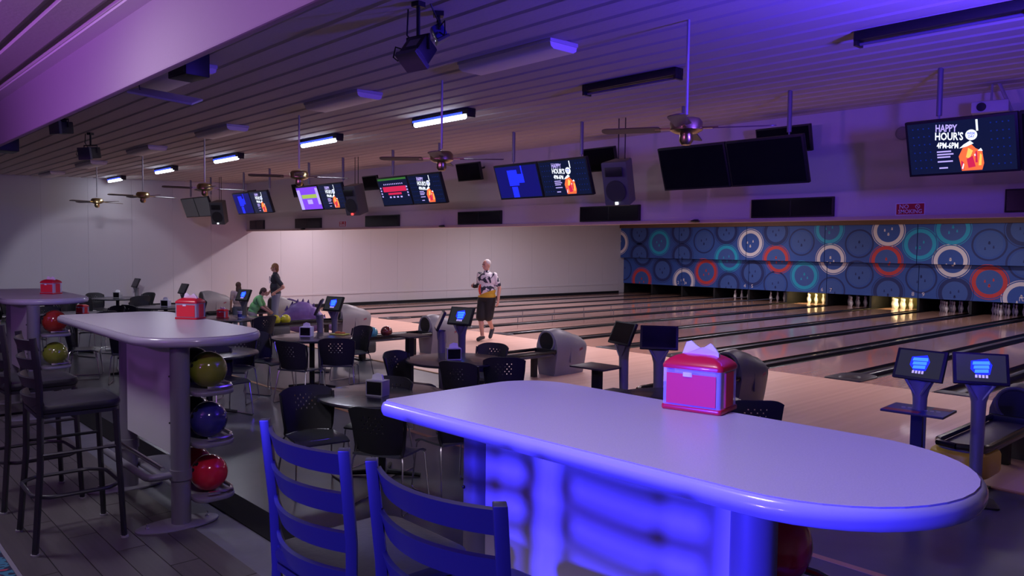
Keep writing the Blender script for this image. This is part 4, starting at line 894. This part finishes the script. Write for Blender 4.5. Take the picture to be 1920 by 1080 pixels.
# fixture with its cover hanging loose, and black box by the bulkhead
p = onz(330, 150, 3.68); t = dup(w0, (p.x, p.y, zc(p.y)), 0, 'ceiling light by the bulkhead with its lens showing')
pa = onz(310, 180, 3.50); t = thing('loose_light_cover', 'pale light cover hanging loose below the ceiling by the bulkhead', 'light cover', pa, radians(52)); t.rotation_euler = (radians(20), radians(10), radians(48))
b = MB(); b.bb(-.32, .32, -.13, .13, -.012, .012); b.obj('cover', 'housing', t, bevel=.01); b = MB()
for k in range(3): b.bb(-.30, .30, -.08+.08*k-.006, -.08+.08*k+.006, -.018, -.011)
b.obj('rib', 'plategrey', t); b = MB(); b.tube([(-.25, 0, .0), (-.32, .05, zc(pa.y)-pa.z+.05)], .006, 6); b.obj('wire', 'black', t)
p = onz(354, 130, 3.60); t = thing('black_speaker_box', 'black box under the ceiling tucked behind the bulkhead', 'speaker', (p.x, p.y, 3.61), .1); b = MB(); b.box((0, 0, .025), (.34, .22, .23)); b.obj('box', 'black', t, bevel=.01); b = MB(); b.box((0, -.112, 0), (.30, .006, .14)); b.obj('grille', 'blacksoft', t)
# stage lights clamped to the ceiling
def stage_light(px, py, z, rz, tilt, label, col='black', s=1.):
    p = onz(px, py, z); t = thing('stage_light', label, 'stage light', p, rz)
    R_ = Matrix.Rotation(tilt, 4, 'X')
    b = MB(); b.T = R_; b.box((0, 0, 0), (.26*s, .22*s, .20*s)); b.obj('lamp_head', col, t, bevel=.015)
    b = MB(); b.T = R_; b.prism(rrect(-.14*s, .14*s, -.16*s, -.11*s, (.005,)*4), -.11*s, .11*s); b.obj('front_frame', 'hooddark', t); b = MB(); b.T = R_; b.bb(-.06*s, .08*s, -.05*s, .05*s, .10*s, .103*s); b.obj('plate', 'postgrey', t)
    b = MB(); top = zc(p.y)-p.z; b.tube([(-.15*s, 0, 0), (-.15*s, 0, .14*s), (.15*s, 0, .14*s), (.15*s, 0, 0)], .010, 6); b.tube([(0, 0, .14*s), (0, 0, top+.03)], .014, 6); b.box((0, 0, top-.01), (.07, .07, .05)); b.obj('yoke', 'black', t)
    b = MB(); b.tube([(-.16*s, 0, .02), (-.27*s, -.03, .05), (-.30*s, -.03, -.02), (-.24*s, -.03, -.05), (-.15*s, 0, -.02)], .006, 6); b.tube([(-.05, .0, .1*s), (-.16, .05, .2*s), (-.18, .08, top)], .006, 6); b.obj('cable', 'black', t)
stage_light(784, 96, 3.42, radians(10), radians(52), 'black stage light with a looped cable hung from the ceiling', s=.72); stage_light(822, 60, 3.62, radians(150), radians(60), 'small blue stage light clamped beside the black one', 'b_blue', .45)
stage_light(170, 287, 3.45, radians(30), radians(10), 'black stage light hung far along the ceiling', s=.85); stage_light(118, 240, 3.62, radians(20), radians(5), 'black stage light close to the bulkhead edge', s=.8)
p = onz(4, 288, 3.5); t = thing('black_speaker_box', 'black box at the ceiling by the far end of the bulkhead', 'speaker', (p.x, p.y, zc(p.y)-.1)); b = MB(); b.box((0, 0, 0), (.5, .4, .22)); b.obj('box', 'black', t, bevel=.01)
# floodlight housings for the coloured concourse lights
for ((x, y, z), tg), lab in zip(FLOODS+UPS, ('black flood lamp with blue gel on the rear wall', 'higher black flood lamp with blue gel on the rear wall', 'violet uplight hung from the concourse ceiling', 'far violet uplight hung from the concourse ceiling', 'blue uplight hung over the seating area')):
    t = thing('flood_lamp', lab, 'lamp', (x, y, z)); d = (Vector(tg)-Vector((x, y, z))).normalized(); q = d.to_track_quat('-Z', 'Y').to_matrix().to_4x4()
    b = MB(); b.T = q; b.lathe([(.02, .22), (.07, .20), (.085, .02), (.088, .02), (.072, .195)], 18); b.obj('can', 'black', t)
    b = MB(); b.tube([(-d*.12)[:], (-d.x*.12, -d.y*.12, zc(y)-z+.01) if y > -4 else (-d.x*.12, -5-y, .0)], .012, 8); b.obj('bracket', 'black', t)

# ------------------------------------------------------------------ people
def blob(b, name, material, parent, voxel=.011, it=4):
    o = b.obj('tmp', material, None, smooth=True)
    m = o.modifiers.new('r', 'REMESH'); m.mode = 'VOXEL'; m.voxel_size = voxel; m.use_smooth_shade = True
    s = o.modifiers.new('s', 'SMOOTH'); s.iterations = it; s.factor = .5
    dg = bpy.context.evaluated_depsgraph_get(); me = bpy.data.meshes.new_from_object(o.evaluated_get(dg)); old = o.data
    bpy.data.objects.remove(o); bpy.data.meshes.remove(old); me.name = name
    me.materials.clear(); ms = material if isinstance(material, (list, tuple)) else [material]
    for q in ms: me.materials.append(MATS[q] if isinstance(q, str) else q)
    me.polygons.foreach_set('use_smooth', [True]*len(me.polygons)); me.polygons.foreach_set('material_index', [0]*len(me.polygons))
    n = bpy.data.objects.new(name, me); COL.objects.link(n); n.parent = parent; return n
def chain(b, pts, rs):
    for i in range(len(pts)-1): b.cone(pts[i], pts[i+1], rs[i], rs[i+1])
def hand(b, w, d, n, side, k=1., curl=.9):
    """wrist w, pointing d, palm facing n"""
    d = Vector(d).normalized(); n = (Vector(n)-d*Vector(n).dot(d)).normalized(); s = d.cross(n)*side; w = Vector(w)
    R_ = Matrix((s, d, n)).transposed(); b.ball(w+d*.048*k, 1, 12, (.041*k, .052*k, .018*k), R_)
    for i, L_ in enumerate((.062, .072, .067, .052)):
        r = .0092*k; p0 = w+d*.085*k+s*(.030-.020*i)*k; p1 = p0+(d*cos(curl*.4)+n*sin(curl*.4))*L_*.5*k; p2 = p1+(d*cos(curl)+n*sin(curl))*L_*.5*k
        chain(b, [p0-d*.02*k, p0, p1, p2], [r*1.1, r, r*.95, r*.8])
    p0 = w+d*.030*k+s*.034*k; p1 = p0+(s*.75+d*.6+n*.3).normalized()*.035*k; p2 = p1+(s*.25+d*.85+n*.4).normalized()*.03*k; chain(b, [w+d*.02*k, p0, p1, p2], [.014*k, .012*k, .0105*k, .009*k])
def person(label, loc, face, hgt, J, skin, top, bottom, hair, hairstyle, sleeve=.75, short=False, extras=None, st=1.):
    k = hgt/1.78
    t = thing('person', label, 'person', loc, face-pi/2)
    def P(n): return Vector(J[n])*k
    b = MB(); hip = P('pelvis'); ch = P('chest'); nk = P('neck'); hd = P('head')
    ax = (ch-hip).normalized(); sd = Vector((1, 0, 0)); fr = ax.cross(sd); Rt = Matrix((sd, fr, ax)).transposed()
    b.ball(hip, 1, 16, (.165*k*st, .118*k*st, .13*k), Rt); b.ball(hip.lerp(ch, .45), 1, 16, (.16*k*st, .12*k*st, .17*k), Rt); b.ball(ch, 1, 16, (.185*k*st, .115*k*st, .17*k), Rt)
    chain(b, [ch+ax*.08*k, nk, hd-(hd-nk).normalized()*.03*k], [.075*k, .056*k, .052*k])
    hx = (hd-nk).normalized(); hf = J.get('look'); hf = Vector(hf) if hf else fr; hf = (hf-hx*hf.dot(hx)).normalized(); hs = hf.cross(hx); Rh = Matrix((hs, hf, hx)).transposed()
    b.ball(hd, 1, 18, (.074*k, .092*k, .108*k), Rh); b.ball(hd+hf*.045*k-hx*.06*k, 1, 12, (.046*k, .045*k, .045*k), Rh); b.cone(hd+hf*.088*k+hx*.005*k, hd+hf*.108*k-hx*.028*k, .010*k, .015*k, 8)
    b.ball(hd+hf*.088*k-hx*.062*k, 1, 8, (.024*k, .012*k, .007*k), Rh); b.ball(hd+hf*.086*k-hx*.076*k, 1, 8, (.020*k, .012*k, .007*k), Rh)
    for s in (-1, 1): b.ball(hd+hs*s*.076*k-hf*.005*k-hx*.005*k, 1, 8, (.012*k, .022*k, .032*k), Rh)
    for s, c in ((1, 'r'), (-1, 'l')):
        sh, el, wr = P(c+'sh'), P(c+'el'), P(c+'wr'); b.cone(ch+ax*.07*k+sd*s*.09*k, sh, .07*k, .058*k); chain(b, [sh, el, wr], [.055*k, .042*k, .029*k])
        dd = J.get(c+'hd'); dd = Vector(dd) if dd else (wr-el); nn = J.get(c+'hn'); nn = Vector(nn) if nn else Vector((-s, 0, 0)); hand(b, wr, dd, nn, s if c == 'r' else -s, k)
        hp, kn, an, to = P(c+'hip'), P(c+'kn'), P(c+'an'), P(c+'to'); chain(b, [hp, kn, an], [.088*k, .058*k, .040*k]); calf = kn.lerp(an, .3); b.ball(calf-fr*.012*k, .058*k, 12); chain(b, [an, to], [.038*k, .034*k])
    blob(b, 'body', skin, t, .0085*max(k, .7))
    for s in (-1, 1):
        e = MB(); e.ball(hd+hf*.086*k+hs*s*.030*k+hx*.012*k, .0095*k, 8); e.obj('eye', 'black', t)
    # shirt
    b = MB(); b.ball(hip+ax*.02*k, 1, 16, (.188*k*st, .142*k*st, .10*k), Rt); b.ball(hip.lerp(ch, .45), 1, 16, (.188*k*st, .148*k*st*1.05, .19*k), Rt); b.ball(ch, 1, 16, (.205*k*st, .135*k*st, .175*k), Rt); b.cone(ch+ax*.09*k, nk-ax*.01*k, .085*k, .068*k)
    for s, c in ((1, 'r'), (-1, 'l')):
        sh, el = P(c+'sh'), P(c+'el'); b.cone(ch+ax*.07*k+sd*s*.08*k, sh, .080*k, .066*k); b.cone(sh, sh.lerp(el, sleeve), .066*k, .062*k)
    blob(b, 'shirt', top, t, .012*max(k, .7))
    b = MB(); b.ball(hip-ax*.02*k, 1, 16, (.180*k*st, .138*k*st, .135*k), Rt)
    for c in 'rl':
        hp, kn, an = P(c+'hip'), P(c+'kn'), P(c+'an')
        if short: b.cone(hp, hp.lerp(kn, .92), .112*k*st, .098*k*st)
        else: chain(b, [hp, kn, kn.lerp(an, .93)], [.105*k, .080*k, .068*k])
    blob(b, 'shorts' if short else 'trousers', bottom, t, .012*max(k, .7))
    for c in 'rl':
        an, to = P(c+'an'), P(c+'to'); d_ = (to-an); b = MB(); b.cone(an-Vector((0, 0, .02*k)), to, .050*k, .043*k); b.cone(an-d_.normalized()*.04*k-Vector((0, 0, .035*k)), to, .042*k, .040*k); blob(b, 'shoe', 'shoe', t, .01)
    b = MB()
    if hairstyle == 'short': b.ball(hd+hx*.020*k-hf*.018*k, 1, 18, (.083*k, .094*k, .103*k), Rh)
    if hairstyle == 'bald': b.ball(hd+hx*.030*k-hf*.022*k, 1, 18, (.078*k, .090*k, .088*k), Rh)
    if hairstyle == 'mid': b.ball(hd+hx*.022*k-hf*.016*k, 1, 18, (.088*k, .100*k, .104*k), Rh); b.ball(hd-hf*.060*k-hx*.045*k, 1, 14, (.072*k, .048*k, .09*k), Rh)
    if hairstyle == 'long': b.ball(hd+hx*.022*k-hf*.018*k, 1, 18, (.093*k, .104*k, .106*k), Rh); b.ball(hd-hf*.055*k-hx*.13*k, 1, 14, (.095*k, .055*k, .19*k), Rh)
    blob(b, 'hair', hair, t, .010)
    if extras: extras(t, P, k, ch, hip, Rt, fr, ax, sd)
    return t
def jersey_mat():
    m = mat('jersey', (.75, .73, .74), .7); nt = m.node_tree; n = nt.nodes; L = nt.links; b = n['Principled BSDF']
    tc = n.new('ShaderNodeTexCoord'); sp = n.new('ShaderNodeSeparateXYZ'); L.new(tc.outputs['Object'], sp.inputs[0])
    no = n.new('ShaderNodeTexNoise'); no.inputs['Scale'].default_value = 8.5; no.inputs['Distortion'].default_value = .8; L.new(tc.outputs['Object'], no.inputs['Vector'])
    r = n.new('ShaderNodeValToRGB'); r.color_ramp.interpolation = 'CONSTANT'; r.color_ramp.elements[0].color = (.74, .72, .74, 1); r.color_ramp.elements[1].position = .54; r.color_ramp.elements[1].color = (.03, .035, .06, 1); L.new(no.outputs['Fac'], r.inputs['Fac'])
    def step(src, lo, hi):
        a = n.new('ShaderNodeMath'); a.operation = 'GREATER_THAN'; a.inputs[1].default_value = lo; L.new(src, a.inputs[0]); c = n.new('ShaderNodeMath'); c.operation = 'LESS_THAN'; c.inputs[1].default_value = hi; L.new(src, c.inputs[0])
        q = n.new('ShaderNodeMath'); q.operation = 'MULTIPLY'; L.new(a.outputs[0], q.inputs[0]); L.new(c.outputs[0], q.inputs[1]); return q.outputs[0]
    tl = n.new('ShaderNodeMath'); tl.operation = 'MULTIPLY_ADD'; tl.inputs[1].default_value = .38; L.new(sp.outputs['X'], tl.inputs[0]); L.new(sp.outputs['Z'], tl.inputs[2])
    def over(base, fac, col):
        x = n.new('ShaderNodeMix'); x.data_type = 'RGBA'; L.new(fac, x.inputs['Factor']); L.new(base, x.inputs['A']); x.inputs['B'].default_value = (*col, 1); return x.outputs['Result']
    c = over(r.outputs['Color'], step(tl.outputs[0], .80, 1.045), (.62, .40, .03))
    rx = n.new('ShaderNodeMath'); rx.operation = 'MULTIPLY'; L.new(step(sp.outputs['X'], .06, .13), rx.inputs[0]); L.new(step(sp.outputs['Z'], 1.02, 1.24), rx.inputs[1])
    c = over(c, rx.outputs[0], (.75, .05, .03)); L.new(c, b.inputs['Base Color'])
jersey_mat()
FL = Vector((-.676, -.7366, 0))          # the direction to the viewer's left
base = dict(pelvis=(0, 0, .96), chest=(0, .01, 1.34), neck=(0, .015, 1.52), head=(0, .03, 1.665), rsh=(.19, 0, 1.44), lsh=(-.19, 0, 1.44), rel=(.24, -.03, 1.15), lel=(-.24, -.03, 1.15), rwr=(.24, .05, .90), lwr=(-.24, .05, .90),
            rhip=(.09, 0, .90), lhip=(-.09, 0, .90), rkn=(.10, .03, .50), lkn=(-.10, .03, .50), ran=(.10, 0, .09), lan=(-.10, 0, .09), rto=(.11, .17, .042), lto=(-.11, .17, .042))
# the bowler walking back from the line
J = dict(base); J.update(rel=(.28, -.10, 1.19), rwr=(.26, .11, 1.18), rhd=(0, .5, .15), lel=(-.29, -.05, 1.16), lwr=(-.31, .04, .90), rkn=(.08, .12, .49), ran=(.05, .09, .09), rto=(.05, .27, .042), lkn=(-.05, .02, .50), lan=(.00, -.25, .24), lto=(.0, -.16, .06), look=(.35, .9, -.1))
def bowler_ex(t, P, k, ch, hip, Rt, fr, ax, sd):
    b = MB(); b.cone(P('rel').lerp(P('rwr'), .45), P('rwr'), .046*k, .040*k); b.ball(P('rwr')+Vector((0, .05, .02)), .046*k, 12); blob(b, 'wrist_brace', 'glove', t, .01)
p = onz(912, 638, 0); person('bowler in white jersey with yellow hem and black shorts walking on the approach', (p.x, p.y, 0), atan2(-.925, .305), 1.79, J, 'skin', 'jersey', 'shorts_black', 'hair_white', 'bald', short=True, extras=bowler_ex, st=1.14)
# teenager in a dark tee, hand on hip, seen from the side
J = dict(base); J.update(lel=(-.27, -.24, 1.14), lwr=(-.20, -.01, 1.00), lhd=(.1, .6, -.5), rel=(.22, .05, 1.15), rwr=(.18, .20, .98))
def teen_ex(t, P, k, ch, hip, Rt, fr, ax, sd):
    b = MB(); c = ch+fr*.118*k-sd*.07*k; n_ = (fr*.8-sd*.6).normalized(); u = n_.cross(Vector((0, 0, 1))).normalized(); v = u.cross(n_)
    b.tube([c+u*.07*cos(a)+v*.08*sin(a)-n_*.012*cos(2*a) for a in [2*pi*i/20 for i in range(20)]], .012, 6, closed=True); b.ball(c-n_*.004, .03, 10); b.obj('chest_print', 'sign_white', t)
p = onz(517, 494, 1.60); person('standing person in dark tee with white round print and jeans, hand on hip', (p.x, p.y, 0), atan2(FL.y, FL.x)+.15, 1.60, J, 'skin2', 'tee_dark', 'denim', 'hair_sandy', 'mid', extras=teen_ex)
# child bending over the yellow balls
tgt = Vector((laneX(5), BRY-1.78, .6)); pos = Vector((tgt.x, tgt.y, 0))+FL*.40+Vector((.02, -.05, 0)); f_ = atan2(tgt.y-pos.y, tgt.x-pos.x)
J = dict(base); J.update(pelvis=(0, -.06, .93), chest=(0, .10, 1.26), neck=(0, .20, 1.41), head=(0, .27, 1.54), rsh=(.18, .14, 1.34), lsh=(-.18, .14, 1.34), rel=(.22, .26, 1.08), lel=(-.22, .26, 1.08), rwr=(.12, .44, .95), lwr=(-.12, .44, .95), rhd=(-.3, .6, -.5), lhd=(.3, .6, -.5), rhip=(.09, -.06, .88), lhip=(-.09, -.06, .88), look=(0, .75, -.65))
person('child in a green tee bending over a yellow ball on the return', (pos.x, pos.y, 0), f_, 1.24, J, 'skin2', 'tee_green', 'khaki', 'hair_dk', 'mid', short=True)
# long-haired person behind a console
p = onz(447, 529, 1.20); person('person with long brown hair and pale top standing behind a console', (p.x, p.y, 0), atan2(FW.y, FW.x)+.5, 1.20, dict(base), 'skin2', 'tee_pink', 'denim', 'hair_brown', 'long')
# purple ball ramp with a ridged back
p = onz(566, 604, .25); t = thing('ball_ramp', 'purple animal-shaped ball ramp with a spiked back', 'ball ramp', (p.x, p.y, 0), radians(-42))
b = MB(); b.ball((0, 0, .48), 1, 18, (.22, .34, .26)); b.cone((0, .25, .45), (0, .62, .16), .17, .09); b.cone((0, .62, .16), (0, .86, .07), .09, .05); b.cone((0, -.15, .45), (0, -.42, .30), .20, .13); b.ball((0, .05, .2), 1, 16, (.24, .5, .2)); blob(b, 'body', 'dino', t, .015)
for k in range(8):
    y = -.36+.125*k; z = (.60, .70, .755, .765, .745, .66, .53, .40)[k]; b = MB(); b.tube([(0, y, z-.09), (0, y+.02, z+.04)], [.055, .006], 8, flat=.6); b.obj('spike', 'dino_dk', t)
b = MB(); b.grid(lambda u, v: (-.07+.14*u, .62-.95*v, .19+.60*sin(v*1.35)**1.0+.02*(2*u-1)**2), 4, 10, thick=.015); b.obj('ramp_channel', 'dino_dk', t)
for o in bpy.data.objects:
    if o.type == 'MESH' and o.parent is None and 'label' not in o.keys() and 'kind' not in o.keys(): print('UNLABELLED', o.name)
